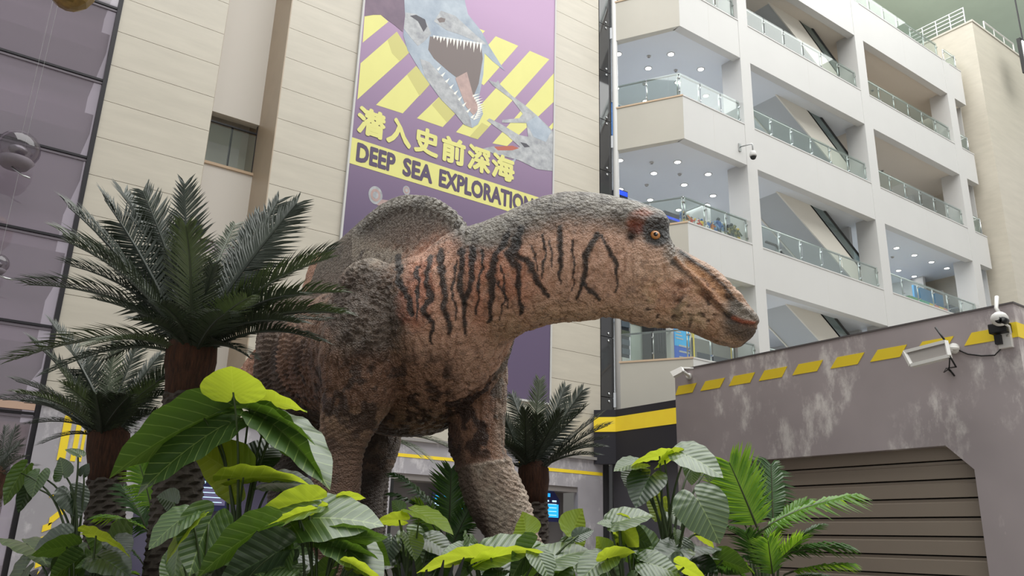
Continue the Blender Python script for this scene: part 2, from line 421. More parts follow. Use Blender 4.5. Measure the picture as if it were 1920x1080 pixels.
# ---- white galleries
wg = struct('wall_gallery', (30, YG, 0), 'white multi storey gallery front with beams and columns')
TOPS = [7.6, 12.43, 17.44, 22.18, 27.28]
BOTS = [5.95, 10.84, 15.7, 20.44, 25.18]
C0, CC = np.array([18.66, 20.25]), np.array([19.95, YG])     # chamfer of the first bay
COLX = [(23.4, 24.0), (32.05, 32.75), (40.55, 41.3)]
XEND = 42.55
nrm = np.array([CC[1] - C0[1], -(CC[0] - C0[0])]); nrm /= np.linalg.norm(nrm)     # outward of the chamfer
if nrm[1] > 0: nrm = -nrm
for k, (t, bo) in enumerate(zip(TOPS, BOTS)):
    # chamfered cream parapet, straight white parapets bay by bay
    MB().prism([(C0[0], C0[1], bo), (CC[0], CC[1], bo), (CC[0] + .05, CC[1] + .35, bo), (C0[0] - nrm[0] * .3, C0[1] - nrm[1] * .3, bo)], (0, 0, t - bo)).build('parapet', CREAM, wg)
    MB().prism([(C0[0] + nrm[0] * .03, C0[1] + nrm[1] * .03, t), (CC[0] - .01, CC[1] - .03, t), (CC[0] + .06, CC[1] + .38, t), (C0[0] - nrm[0] * .35, C0[1] - nrm[1] * .35, t)], (0, 0, 0.06)).build('coping', COPING, wg)
    xs = [CC[0] + .003] + [x for c in COLX for x in c] + [XEND]
    for j in range(0, len(xs), 2):
        boxo('parapet', WHITE, wg, xs[j], xs[j + 1], YG, YG + 0.35, bo, t)
        boxo('coping', WHITE, wg, xs[j], xs[j + 1], YG - 0.02, YG + 0.40, t, t + 0.05)
    # joint seams of the parapet cladding
    for x in (21.6, 28.0, 36.6):
        boxo('seam', mat('seam_grey', (200, 198, 194), 0.7), wg, x, x + 0.012, YG - 0.002, YG + 0.01, bo + .02, t - .02)
    # soffits
    lit1 = k < 4
    zc = bo + 0.14
    MB().prism([(C0[0] - .2, C0[1] + .3, zc), (CC[0], CC[1] + .3, zc), (24.0, YG + .3, zc), (24.0, 27, zc), (C0[0] - .2, 27, zc)], (0, 0, 0.5)).build('soffit', COOLWHITE, wg)
    boxo('soffit', COOLWHITE if k < 4 else DIMTAN, wg, 24.0, 32.4, YG + .3, 27, zc, zc + .5)
    boxo('soffit', COOLWHITE if k < 3 else DIMTAN, wg, 32.4, XEND, YG + .3, 27, zc, zc + .5)
for x0, x1 in COLX:
    boxo('column', WHITE, wg, x0, x1, YG - 0.012, YG + 0.95, 0, 27.28)
boxo('column', WHITE, wg, XEND - .03, XEND, YG + .3, YG + .9, 0, 25.2)
# back walls of the bays
boxo('back_wall', WHITE, wg, 17.8, 24.2, 25.6, 25.8, 0, 27)
boxo('back_wall', WHITE, wg, 24.2, 32.4, 24.2, 24.4, 0, 27)
boxo('back_wall', WHITE, wg, 32.4, XEND, 25.6, 25.8, 0, 17.5)
boxo('back_wall', DIMTAN, wg, 32.4, XEND, 25.6, 25.8, 17.5, 27)
boxo('partition', WHITE, wg, 25.2, 25.4, 21.6, 25.6, 0, 27)
boxo('partition', WHITE, wg, 32.2, 32.4, 19.4, 25.6, 0, 17.5)
boxo('partition', DIMTAN, wg, 32.2, 32.4, 21.0, 25.6, 17.5, 27)
boxo('side_wall', WHITE, wg, 17.7, 17.9, 20.6, 25.6, 0, 27)
boxo('side_wall', WHITE, wg, 41.4, 41.6, 21.0, 25.6, 0, 27)
# dark fascia with the yellow band under the corner bay
fc = struct('trim_1', (19.3, 19.0, 5), 'black fascia with broad yellow band below the gallery corner', 'trim')
NAVY = mat('near_black_fascia', (32, 31, 40), 0.5)


fx = 18.05
ft = onX(1155, 768, fx)[2]
P0 = (fx - 0.45, 20.28); P1 = (fx, 19.72); P2 = (fx, 15.6)


def fas(z0, z1, off, m, name):
    q = [(P0[0] - off, P0[1] - off), (P1[0] - off, P1[1] - off * .5), (P2[0] - off, P2[1]), (P2[0] + .3, P2[1]), (P1[0] + .3, P1[1]), (P0[0] + .3, P0[1])]
    MB().prism([(x, y, z0) for x, y in q], (0, 0, z1 - z0)).build(name, m, fc)


fas(ft - 1.75, ft, 0.0, NAVY, 'fascia')
fas(ft - 0.72, ft - 0.24, 0.02, YELLOW, 'band')
boxo('underwall', mat('dim_grey', (70, 68, 74), .6), fc, fx + .32, fx + .45, 15.6, 20.2, 0, ft - 1.0)

# ---- tower at the right end
wt = struct('wall_tower', (46, 20, 0), 'tall smooth beige tower wall beyond the galleries')
TZ = 30.3
boxo('shaft', STONE, wt, 43.0, 62, 17.2, 40, 0, TZ)
boxo('coping', CREAM, wt, 42.95, 62, 17.15, 40, TZ, TZ + .12)
PLAQ = mat('dark_marble_relief', (92, 90, 84), 0.5, rgb2=(150, 148, 140), vscale=2.2)
boxo('relief_frame', CREAM, wt, 48.05, 58, 17.12, 17.2, 12, 20.6)
boxo('relief_panel', PLAQ, wt, 48.3, 58, 17.08, 17.14, 12, 20.35)
tr = thing('roof_railing', (43.2, 20, TZ + .12), 'thin steel railing on top of the beige tower', 'railing')
for z in (.35, .6, .85, 1.1): MB().bar((43.15, 17.6, TZ + .12 + z), (43.15, 24, TZ + .12 + z), 0.04).build('rail', STEEL, tr)
for y in np.arange(17.6, 24.1, .8): MB().bar((43.15, y, TZ + .1), (43.15, y, TZ + 1.24), 0.05).build('post', STEEL, tr)
tr2 = thing('roof_railing', (47, 17.4, TZ + .12), 'short white hoop railing on the tower edge near the ceiling lamp', 'railing')
MB().tube([(45.0, 17.4, TZ), (45.0, 17.4, TZ + 1), (48.6, 17.4, TZ + 1), (48.6, 17.4, TZ)], .04).build('hoop', WHITE, tr2)
for x in (46.2, 47.4): MB().bar((x, 17.4, TZ), (x, 17.4, TZ + 1), .04).build('post', WHITE, tr2)
# lamp box hanging by the tower
cl = thing('ceiling_lamp', (52, 16.2, 30), 'black framed square lamp by the tower at the top right corner', 'lamp')
lp = onY(1924, 110, 16.0)
MB().box(lp[0] - .6, lp[0] + .6, 15.9, 16.1, lp[2] - 1.1, lp[2] + 1.1).build('frame', BLACK, cl)
MB().box(lp[0] - .45, lp[0] + .45, 15.87, 15.91, lp[2] - .95, lp[2] + .95).build('diffuser', LAMP, cl)
MB().bar((lp[0], 16, lp[2] + 1), (lp[0], 16, 37.5), .06).build('rod', DARKMETAL, cl)

# ------------------------------------------------------------------ gallery fittings
FLOORNAME = ['lowest visible', 'second lowest', 'middle', 'upper', 'roof']


def railing(pts, z, label, nseg):
    """glass balustrade along plan polyline pts at height z"""
    p0 = pts[0]
    t = thing('glass_railing', (p0[0], p0[1], z), label, 'railing', 'glass railings of the galleries')
    hr = []
    for (x0, y0), (x1, y1), n in zip(pts[:-1], pts[1:], nseg):
        d = np.array([x1 - x0, y1 - y0]); L = np.linalg.norm(d); d /= L; nn = np.array([-d[1], d[0]])
        if nn[1] < 0: nn = -nn
        for k in range(n):
            a = np.array([x0, y0]) + d * (L * k / n + 0.03); c = np.array([x0, y0]) + d * (L * (k + 1) / n - 0.03)
            MB().prism([(*a, z + 0.04), (*c, z + 0.04), (*(c + nn * .014), z + 0.04), (*(a + nn * .014), z + 0.04)], (0, 0, 0.98)).build('pane', GLASSRAIL, t)
        for k in range(n + 1):
            a = np.array([x0, y0]) + d * (L * k / n) + nn * 0.09
            MB().tube([(*a, z), (*a, z + 0.98)], 0.028, 8).build('post', STEEL, t, True)
            for zk in (.25, .8): MB().bar((*(a - nn * .1), z + zk), (*a, z + zk), .05).build('clamp', STEEL, t)
        hr += [np.array([x0 + nn[0] * .09, y0 + nn[1] * .09, z + 1.0]), np.array([x1 + nn[0] * .09, y1 + nn[1] * .09, z + 1.0])]
    MB().tube(hr, 0.032, 8).build('handrail', STEEL, t, True)
    return t


for k in range(5):
    z = TOPS[k] + 0.05
    nm = FLOORNAME[k]
    railing([(C0[0] + .08, C0[1] + .1), (CC[0] + .02, CC[1] + .16), (23.4, YG + .16)], z, 'glass railing turning the gallery corner, %s floor' % nm, (2, 3))
    railing([(24.0, YG + .16), (32.05, YG + .16)], z, 'glass railing in front of the escalator bay, %s floor' % nm, (6,))
    railing([(32.75, YG + .16), (40.55, YG + .16)], z, 'glass railing in the bay beside the tower, %s floor' % nm, (6,))
    railing([(41.3, YG + .16), (42.5, YG + .16), (42.5, YG + 1.0)], z, 'short glass railing at the tower end of the %s floor' % nm, (1, 1))

# round recessed ceiling lights
dl0 = None


def downlight(x, y, z, label, group):
    global dl0
    if dl0 is None:
        t = thing('downlight', (0, 0, 0), label, 'ceiling light', group)
        MB().lathe((0, 0, 0), [(.115, .01), (.16, .01), (.165, -.012), (.15, -.02), (.115, -.015)], 18).build('trim_ring', WHITE, t, True)
        MB().lathe((0, 0, -.004), [(.0, .004), (.118, .004), (.118, -.012), (.0, -.016)], 18).build('diffuser', LAMP, t, True)
        dl0 = t; o = t
    else: o = copy_tree(dl0)
    o.location = (x, y, z); o['label'] = label; o['group'] = group
    return o


ORD = ['first', 'second', 'third', 'fourth', 'fifth']
for k, xs in ((2, (19.53, 21.36, 23.09, 24.83)), (3, (19.53, 21.2, 22.95, 24.7))):
    for i, x in enumerate(xs):
        for y, row in ((19.66, 'front'), (20.94, 'middle'), (22.9, 'back')):
            if i == 0 and y < 20: continue
            downlight(x, y, BOTS[k] + .14, '%s downlight from the left in the %s row of the corner bay, %s floor' % (ORD[i - (row == 'front')], row, FLOORNAME[k - 1]), 'corner bay downlights')
for i, x in enumerate((36.4, 38.0, 39.6, 41.1)):
    for y, row in ((19.55, 'front'), (21.3, 'back')):
        downlight(x, y, BOTS[2] + .14, '%s downlight from the left in the %s row of the lit bay beside the tower' % (ORD[i], row), 'tower bay downlights')
for k in (1, 2, 3):
    p = onZ(*{3: (1453, 222), 2: (1470, 410), 1: (1484, 614)}[k], BOTS[k] + .14)
    downlight(p[0], p[1], p[2], 'round white downlight behind the escalator, %s floor' % FLOORNAME[k - 1], 'escalator bay downlights')
    downlight(p[0] + 3.2, p[1] + .4, p[2], 'round white downlight right of the escalator underside, %s floor' % FLOORNAME[k - 1], 'escalator bay downlights')
# their light, and an added fill in the unlit upper bays beside the tower
for k in (0, 1, 2, 3):
    area_light('corner_bay_light', (21.6, 21.6, BOTS[k] + .1), 4, 3, 190, (0.93, 0.97, 1.0))
for k in (0, 1, 2, 3):
    area_light('escalator_bay_light', (27.5, 21.8, BOTS[k] + .1), 5, 2, 130, (0.93, 0.97, 1.0))
for k in (0, 1, 2):
    area_light('tower_bay_light', (37, 21.6, BOTS[k] + .1), 6, 3, 220, (0.93, 0.97, 1.0))
for k in (3, 4):
    area_light('unlit_bay_fill', (37, 22.6, BOTS[k] + .1), 6, 3, 95, (1.0, 0.95, 0.89))

sd0 = None
for k, bay in ((2, 0), (3, 0), (3, 2), (4, 2), (2, 2)):
    for j in range(3):
        x = (20.6, 22.2, 21.9)[j] if bay == 0 else (35.0, 37.4, 39.4)[j]
        y = (20.3, 20.35, 21.9)[j]
        if sd0 is None:
            t = thing('smoke_detector', (0, 0, 0), '', 'detector')
            MB().lathe((0, 0, 0), [(.0, .0), (.07, 0), (.07, -.03), (.05, -.06), (0, -.065)], 14).build('cap', mat('detector_grey', (120, 116, 112), .5), t, True)
            MB().lathe((0, 0, .01), [(.0, .0), (.09, 0), (.09, -.02), (.0, -.02)], 14).build('base', WHITE, t, True)
            sd0 = t; o = t
        else: o = copy_tree(sd0)
        o.location = (x, y, BOTS[k] + .13)
        o['label'] = '%s tiny grey smoke detector on the %s ceiling, %s floor' % (('leftmost', 'rightmost', 'farthest back')[j] if bay == 0 else ('leftmost', 'middle', 'rightmost')[j], 'corner bay' if bay == 0 else 'tower bay', FLOORNAME[k - 1])
        o['group'] = 'smoke detectors on the gallery ceilings'

# escalators climbing to the left behind the second bay
ESC = mat('escalator_cream', (216, 211, 200), .45); ESCU = mat('escalator_underside', (176, 178, 178), .4)
EGL = glass_mat('escalator_glass', (200, 212, 214), .12, .2)
SKIRT = mat('skirt_steel', (150, 152, 154), .25, metal=.8)
for k in range(4):
    f = TOPS[k] - 0.1
    t = thing('escalator', (33.0, 19.8, f), 'escalator with cream side and black handrail rising to the left, from the %s floor' % FLOORNAME[k], 'escalator', 'escalators of the galleries')
    sl = 0.65
    def zl(x, off): return f + 0.1 + 1.86 + (32.24 - x) * sl + off
    xa, xb = 26.2, 33.4
    for y0, y1 in ((19.0, 19.06), (20.54, 20.6)):
        MB().prism([(xa, y0, zl(xa, -.62)), (xb, y0, zl(xb, -.62)), (xb, y0, zl(xb, -1.6)), (xa, y0, zl(xa, -2.2))], (0, y1 - y0, 0)).build('side_panel', ESC, t)
        MB().prism([(xa, y0 + .02, zl(xa, -.05)), (xb - .2, y0 + .02, zl(xb - .2, -.05)), (xb - .2, y0 + .02, zl(xb - .2, -.62)), (xa, y0 + .02, zl(xa, -.62))], (0, .015, 0)).build('balustrade_glass', EGL, t)
        hp = [(xa - .6, y0 + .03, zl(xa, 0)), (xa, y0 + .03, zl(xa, 0))] + [(x, y0 + .03, zl(x, 0)) for x in np.linspace(xa + .3, xb - .5, 8)] + \
             [(xb - .1, y0 + .03, zl(xb - .2, -.02)), (xb + .2, y0 + .03, zl(xb, -.1)), (xb + .3, y0 + .03, zl(xb, -.35)), (xb + .15, y0 + .03, zl(xb, -.6))]
        MB().tube(hp, .055, 8).build('handrail', BLACK, t, True)
        MB().prism([(xa, y0 + .0, zl(xa, -.60)), (xb, y0, zl(xb, -.60)), (xb, y0, zl(xb, -.72)), (xa, y0, zl(xa, -.72))], (0, y1 - y0 + .01, 0)).build('skirt', SKIRT, t)
    MB().prism([(xa, 19.06, zl(xa, -2.15)), (xb, 19.06, zl(xb, -1.55)), (xb, 20.54, zl(xb, -1.55)), (xa, 20.54, zl(xa, -2.15))], (0, 0, .08)).build('underside', ESCU, t)
    st = MB()
    n = 24
    for i in range(n):
        x0 = xa + (xb - xa) * i / n; st.box(x0, x0 + (xb - xa) / n, 19.08, 20.52, zl(x0, -1.05), zl(x0, -.92))
    st.build('steps', SKIRT, t)

# things standing behind the railings of the corner bay
BLUEW = mat('blue_board', (52, 116, 196), .5, rgb2=(70, 140, 214), vscale=.6)
a, c = onY(1156, 208, 21.6), onY(1215, 172, 21.6)
t = thing('blue_board', (a[0], 21.6, 17.3), 'plain blue display board behind the corner railing, middle floor', 'board')
MB().box(a[0] - .3, a[0] + 1.15, 21.6, 21.68, 17.3, 18.75).build('panel', BLUEW, t)
MB().box(a[0] - .3, a[0] + 1.15, 21.57, 21.7, 18.75, 18.8).build('frame', STEEL, t)
for x in (a[0] - .2, a[0] + 1.0): MB().box(x, x + .05, 21.7, 21.9, 17.3, 18.7).build('leg', STEEL, t)

NAVYM = mat('navy_cabinet', (44, 48, 60), .4)
z = 12.4
t = thing('display_cabinet', (19.6, 21, z), 'dark cabinet with blue lit top behind the corner railing above the dinosaur head', 'cabinet')
p = onY(1167, 372, 20.9)
MB().box(p[0] - .28, p[0] + .28, 20.9, 21.3, z, p[2] + .35).build('body', NAVYM, t)
MB().box(p[0] - .25, p[0] + .25, 20.88, 20.9, p[2] + .12, p[2] + .3).build('lit_header', mat('blue_lit', (20, 60, 190), .4, emit=(20, 70, 220), estr=1.0), t)
t = thing('white_screen_wall', (20.6, 21.4, z), 'white partition board beside the dark cabinet, second lowest floor', 'partition')
MB().box(20.0, 21.2, 21.4, 21.5, z, z + 2.2).build('panel', WHITE, t); MB().box(20.0, 21.2, 21.38, 21.52, z + 2.2, z + 2.26).build('rail', STEEL, t)
t = thing('display_cabinet', (22.2, 21, z), 'dark grey cabinet with blue edge behind the dinosaur brow', 'cabinet')
MB().box(21.75, 22.75, 20.8, 21.3, z, z + 1.9).build('body', NAVYM, t)
MB().box(21.75, 22.75, 20.78, 20.8, z + 1.6, z + 1.7).build('lit_header', MATS['blue_lit'], t)

# toy figures lined up on the parapet behind the glass
TOYC = [(214, 66, 40), (238, 236, 232), (60, 62, 70), (58, 104, 178), (236, 196, 60), (120, 150, 190), (150, 140, 96), (92, 98, 80), (206, 120, 60)]
TOYM = [mat('toy_paint_%d' % i, c, .4) for i, c in enumerate(TOYC)]
toyword = ['red', 'white', 'charcoal', 'blue', 'yellow', 'pale blue', 'khaki', 'olive', 'orange']


def toy(x, y, z, h, ci, cj, pose):
    t = thing('toy_figure', (x, y, z), '%s and %s toy robot figure on the parapet behind the corner glass' % (toyword[ci], toyword[cj]), 'toy', 'toy figures behind the glass')
    A, B = TOYM[ci], TOYM[cj]
    MB().box(x - .09 * h, x + .09 * h, y - .06 * h, y + .06 * h, z + .48 * h, z + .8 * h).build('torso', A, t, bevel=.012)
    MB().ball((x, y, z + .9 * h), .085 * h, 10).build('head', B, t, True)
    for s in (-1, 1):
        MB().tube([(x + s * .06 * h, y, z + .5 * h), (x + s * (.08 + pose * .03) * h, y - .02, z + .25 * h), (x + s * (.09 + pose * .05) * h, y, z + .02)], [.055 * h, .05 * h, .06 * h], 8).build('leg', B, t, True)
        up = pose if s > 0 else 1 - pose
        MB().tube([(x + s * .11 * h, y, z + .77 * h), (x + s * .14 * h, y - .05, z + (.62 + .1 * up) * h), (x + s * .13 * h, y - .1, z + (.45 + .45 * up) * h)], [.045 * h, .04 * h, .045 * h], 8).build('arm', A, t, True)
    if pose > .6: MB().prism([(x, y + .07 * h, z + .75 * h), (x + .16 * h, y + .09 * h, z + 1.02 * h), (x + .12 * h, y + .09 * h, z + .7 * h)], (0, .02, 0)).prism([(x, y + .07 * h, z + .75 * h), (x - .16 * h, y + .09 * h, z + 1.02 * h), (x - .12 * h, y + .09 * h, z + .7 * h)], (0, .02, 0)).build('wing', TOYM[cj], t)
    return t


combos = [(3, 5), (2, 4), (8, 1), (0, 2), (1, 4), (0, 1), (4, 3), (1, 2), (3, 1), (8, 4), (5, 3), (3, 2), (5, 1), (2, 6), (6, 2), (7, 2), (6, 7), (7, 4)]
for i, (ci, cj) in enumerate(combos):
    u = i / (len(combos) - 1)
    x = 20.12 + u * 3.08; y = YG + .46
    h = .5 + .2 * random.random() + (.2 if i > 10 else 0.0)
    toy(x, y, 12.48, h, ci, cj, random.random())

# lowest visible floor of the corner bay
z = 7.55
t = thing('information_kiosk', (21.0, 18.9, z), 'white kiosk with a blue poster under the dinosaur jaw', 'kiosk')
q0, q1 = onY(1266, 672, 18.75), onY(1293, 672, 18.75)
kx0, kx1 = q0[0], q1[0] + .05
ztop = onY(1278, 617, 18.75)[2]
MB().box(kx0 - .16, kx1 + .06, 18.78, 19.0, z, ztop + .1).build('body', WHITE, t, bevel=.03)
MB().box(kx0, kx1, 18.755, 18.78, z + .1, ztop - .02).build('poster', mat('kiosk_blue', (38, 92, 190), .4, emit=(30, 90, 200), estr=.25), t)
MB().box(kx0, kx1, 18.75, 18.77, z + (ztop - z) * .5, ztop - .02).build('poster', mat('kiosk_cyan', (44, 168, 226), .4, emit=(40, 160, 220), estr=.25), t)
for i in range(3): MB().box(kx0 + .06, kx0 + .32 + .05 * i, 18.742, 18.75, ztop - .16 - i * .11, ztop - .12 - i * .11).build('lettering', WHITE, t)
for i in range(3): MB().box(kx0 + .2, kx1 - .06, 18.742, 18.75, z + .62 - i * .2, z + .68 - i * .2).build('lettering', WHITE, t)
t = thing('vending_cabinet', (20.0, 19.6, z), 'black slatted cabinet behind the corner railing under the dinosaur throat', 'cabinet')
p0, p1 = onY(1228, 660, 19.5), onY(1258, 660, 19.5)
MB().box(p0[0], p1[0], 19.5, 20.1, z, z + 2.2).build('body', mat('soft_black', (40, 40, 44), .5), t)
for i in range(4): MB().box(p0[0] + .12 + i * .12, p0[0] + .15 + i * .12, 19.48, 19.5, z + .5, z + 1.7).build('slat', mat('charcoal', (66, 66, 70), .5), t)
t = thing('glass_partition', (19.6, 20.4, z), 'pale green frosted panel left of the black cabinet', 'partition')
p0, p1 = onY(1184, 650, 20.2), onY(1219, 650, 20.2)
MB().box(p0[0], p1[0], 20.2, 20.24, z, z + 2.6).build('panel', mat('frosted_green', (196, 206, 196), .35), t)
MB().box(p0[0], p1[0], 20.18, 20.26, z + 1.55, z + 1.6).build('rail', STEEL, t)
t = thing('display_rack', (19.2, 20.6, z), 'dark rack of small goods at the white corner post', 'rack')
p0, p1 = onY(1164, 650, 20.6), onY(1180, 650, 20.6)
MB().box(p0[0], p1[0], 20.6, 20.9, z, z + 2.4).build('frame', NAVYM, t)
for i in range(6):
    MB().box(p0[0] + .02, p1[0] - .02, 20.55, 20.6, z + .2 + i * .33, z + .4 + i * .33).build('goods', TOYM[(i * 2 + 1) % 9] if i % 3 == 0 else mat('slate', (90, 100, 112), .4), t)
t = thing('shop_counter', (22.2, 19.4, z), 'shop counter with yellow edge and grey screen below the dinosaur chin', 'counter')
p0, p1 = onY(1300, 660, 19.3), onY(1372, 660, 19.3)
MB().box(p0[0], p1[0], 19.3, 19.9, z, z + 1.25).build('body', mat('counter_grey', (126, 124, 116), .5), t)
MB().box(p0[0], p1[0], 19.26, 19.9, z + 1.6, z + 1.85).build('header', mat('lime_yellow', (206, 200, 70), .5), t)
for x in (p0[0], p1[0] - .06): MB().box(x, x + .06, 19.28, 19.36, z, z + 1.7).build('frame', YELLOW, t)
MB().box(p0[0] + .2, p1[0] - .1, 19.28, 19.3, z + .25, z + .75).build('screen', NAVYM, t)
t = thing('exit_sign', (23.0, 19.0, z), 'small red lit sign behind the railing right of the dinosaur snout', 'sign')
p = onY(1393, 652, 19.2)
MB().box(p[0] - .2, p[0] + .2, 19.2, 19.26, p[2] - .1, p[2] + .1).build('face', mat('red_lit', (220, 60, 40), .4, emit=(235, 60, 36), estr=.9), t)
MB().box(p[0] - .35, p[0] + .35, 19.27, 19.5, z, p[2] + .25).build('stand', mat('counter_grey', (126, 124, 116)), t)

# tower bay, lit floor: coloured play wall
z = 12.4
t = thing('play_wall', (36.6, 19.8, z), 'low wall of green, yellow and salmon blocks behind the railing beside the tower', 'wall')
cols = [(88, 150, 96), (88, 150, 96), (70, 160, 130), (70, 160, 130), (214, 188, 60), (206, 130, 110), (214, 188, 60), (206, 130, 110)]
p0, p1 = onY(1706, 560, 19.2), onY(1780, 590, 19.2)
for i, c in enumerate(cols):
    x0 = p0[0] + (p1[0] - p0[0]) * i / 8; x1 = p0[0] + (p1[0] - p0[0]) * (i + 1) / 8
    MB().box(x0, x1 - .02, 19.2, 19.4, z, z + .95 - .03 * (i // 4)).build('block', mat('block_%d' % i, c, .5), t)
t = thing('blue_board', (37.5, 21, z), 'bright sky blue board with white edge behind the coloured blocks', 'board')
p0, p1 = onY(1712, 530, 20.8), onY(1764, 530, 20.8)
MB().box(p0[0], p1[0], 20.8, 20.9, z, z + 2.6).build('panel', mat('sky_board', (62, 158, 216), .5), t)
MB().box(p1[0], p1[0] + .3, 20.8, 20.9, z, z + 2.9).build('edge', WHITE, t)
t = thing('shelf_unit', (40, 20.5, z), 'grey shelving with boxes behind the railing next to the last column', 'shelf')
p0, p1 = onY(1788, 590, 20.2), onY(1822, 600, 20.2)
MB().box(p0[0], p1[0], 20.3, 20.6, z, z + 1.9).build('back', mat('slate', (90, 100, 112)), t)
for i in range(4): MB().box(p0[0], p1[0], 19.95, 20.3, z + .3 + i * .45, z + .36 + i * .45).build('board', mat('shelf_grey', (150, 156, 162), .4), t)

# dome camera on the gallery column
p = onY(1412, 290, YG - .5)
t = thing('security_camera', (p[0], YG, p[2]), 'white dome camera on an arm in front of the first gallery column', 'camera')
q = onY(1386, 276, YG)
MB().box(q[0] - .06, q[0] + .06, YG - .05, YG, q[2] - .18, q[2] + .14).build('wall_plate', STEEL, t)
MB().tube([(q[0], YG - .04, q[2]), (p[0] - .02, YG - .5, p[2] + .45), (p[0] + .0, YG - .5, p[2] + .42), (p[0], YG - .5, p[2] + .1)], .025, 8).build('arm', STEEL, t, True)
MB().lathe((p[0], YG - .5, p[2] + .14), [(.0, 0), (.09, 0), (.12, -.06), (.14, -.16), (.13, -.22)], 14).build('housing', WHITE, t, True)
MB().ball((p[0], YG - .5, p[2] - .09), .115, 12).build('dome', BLACK, t, True)

# ------------------------------------------------------------------ grey garage block at the right
XB = 9.0
gy0, gy1, gz = 3.66, 8.5, 4.16
wr = struct('wall_garage', (XB, 6, 0), 'scuffed grey block with yellow dashes and a roller shutter')
oy0, oy1, oz, ch = 4.29, 7.95, 2.75, 0.27
sp = [(gy0, 0), (oy0, 0), (oy0, oz - ch), (oy0 + ch, oz), (oy1 - ch, oz), (oy1, oz - ch), (oy1, 0), (gy1, 0), (gy1, gz), (gy0, gz)]
MB().prism([(XB, y, z) for y, z in sp], (.25, 0, 0)).build('front_panel', GREYWALL, wr)
boxo('side_panel', GREYWALL, wr, XB + .25, XB + 7, gy0, gy0 + .25, 0, gz)
boxo('side_panel', GREYWALL, wr, XB + .25, XB + 7, gy1 - .25, gy1, 0, gz)
boxo('roof_panel', GREYWALL, wr, XB + .25, XB + 7, gy0 + .25, gy1 - .25, gz - .25, gz - .02)
boxo('roof_trim', mat('trim_grey', (92, 86, 86), .6), wr, XB - .012, XB + .06, gy0 - .012, gy1, gz, gz + .02)
boxo('roof_trim', mat('trim_grey', (92, 86, 86), .6), wr, XB + .06, XB + 7, gy0 - .012, gy0 + .06, gz, gz + .02)
dash = [[(68, 508), (165, 490), (188, 450), (92, 465)], [(207, 487), (310, 468), (338, 422), (235, 440)], [(358, 462), (470, 440), (497, 393), (385, 412)],
        [(517, 437), (638, 415), (668, 363), (548, 385)], [(695, 408), (825, 385), (857, 330), (728, 355)], [(897, 375), (1040, 348), (1077, 290), (933, 317)],
        [(1107, 342), (1265, 312), (1302, 252), (1148, 282)], [(1338, 300), (1508, 266), (1550, 207), (1385, 240)], [(1605, 250), (1800, 212), (1836, 152), (1645, 188)]]
for q in dash:
    pts = [onX(1240 + x / 2.824, 560 + y / 2.824, XB) for x, y in q]
    zb, zt = 3.80, 3.93
    ys = [p[1] for p in pts]
    MB().prism([(XB - .006, min(ys[0], gy1), zb), (XB - .006, ys[1], zb), (XB - .006, ys[2], zt), (XB - .006, min(ys[3], gy1), zt)], (.006, 0, 0)).build('dash', YELLOW, wr)
MB().prism([(XB - .006, 3.83, 3.80), (XB - .006, gy0 - .006, 3.80), (XB - .006, gy0 - .006, 3.96), (XB - .006, 3.74, 3.96)], (.006, 0, 0)).build('dash', YELLOW, wr)
MB().prism([(XB, gy0 - .006, 3.80), (XB + .35, gy0 - .006, 3.80), (XB + .42, gy0 - .006, 3.96), (XB, gy0 - .006, 3.96)], (0, .006, 0)).build('dash', YELLOW, wr)
# roller shutter
d2 = tag(empty('door_2', (XB + .15, 5.9, 0)), 'closed brown roller shutter in the grey block', 'door', kind='structure')
SLAT = mat('brown_shutter', (152, 139, 126), .45, var=.03, vscale=1)
nsl = 14
for i in range(nsl):
    z0 = i * .2
    MB().prism([(XB + .13, oy0 - .1, z0 + .012), (XB + .13, oy0 - .1, z0 + .155), (XB + .15, oy0 - .1, z0 + .165), (XB + .15, oy0 - .1, z0 + .196), (XB + .20, oy0 - .1, z0 + .196), (XB + .20, oy0 - .1, z0 + .012)],
               (0, oy1 - oy0 + .2, 0)).build('slat', SLAT, d2)
boxo('shutter_back', mat('shutter_gap', (40, 36, 33), .8), d2, XB + .2, XB + .22, oy0 - .1, oy1 + .1, 0, 2.85)

# floodlight with antenna and cable on the block
def unit(v): v = np.array(v, float); return v / np.linalg.norm(v)


t = thing('floodlight', tuple(onX(1740, 668, XB)), 'white framed rectangular floodlight with black antenna on the grey block', 'lamp')
WPL = mat('white_plastic', (232, 230, 226), .4); LENS = mat('grey_lens', (156, 150, 146), .25)
A = onX(1696, 661, XB - .32); Bp = onX(1775, 641, XB - .32); Cc = onX(1781, 668, XB - .38); D = onX(1709, 686, XB - .38)
nrmv = unit(np.cross(Bp - A, D - A)); nrmv = nrmv if nrmv[0] > 0 else -nrmv
MB().prism([A, Bp, Cc, D], nrmv * .05).build('housing', WPL, t)
cen = (A + Bp + Cc + D) / 4
q = [cen + (p - cen) * .86 - nrmv * .004 for p in (A, Bp, Cc, D)]
MB().prism(q, nrmv * .01).build('lens', LENS, t)
for a_, b_ in ((A, Bp), (Bp, Cc), (Cc, D), (D, A)): MB().bar(a_ - nrmv * .01, b_ - nrmv * .01, .035).build('frame', WPL, t)
w0 = onX(1790, 654, XB)
MB().tube([Cc * .4 + Bp * .6, Cc * .4 + Bp * .6 + np.array([.1, -.05, 0]), w0 + np.array([-.02, 0, 0]), w0], .02, 8).build('arm', WPL, t, True)
MB().lathe(w0, [(.0, -.03), (.06, -.03), (.06, 0), (0, 0)], 14, (1, 0, 0)).build('wall_plate', WPL, t, True)
MB().tube([onX(1778, 647, XB - .25), onX(1754, 614, XB - .22)], .012, 6).build('antenna', BLACK, t, True)
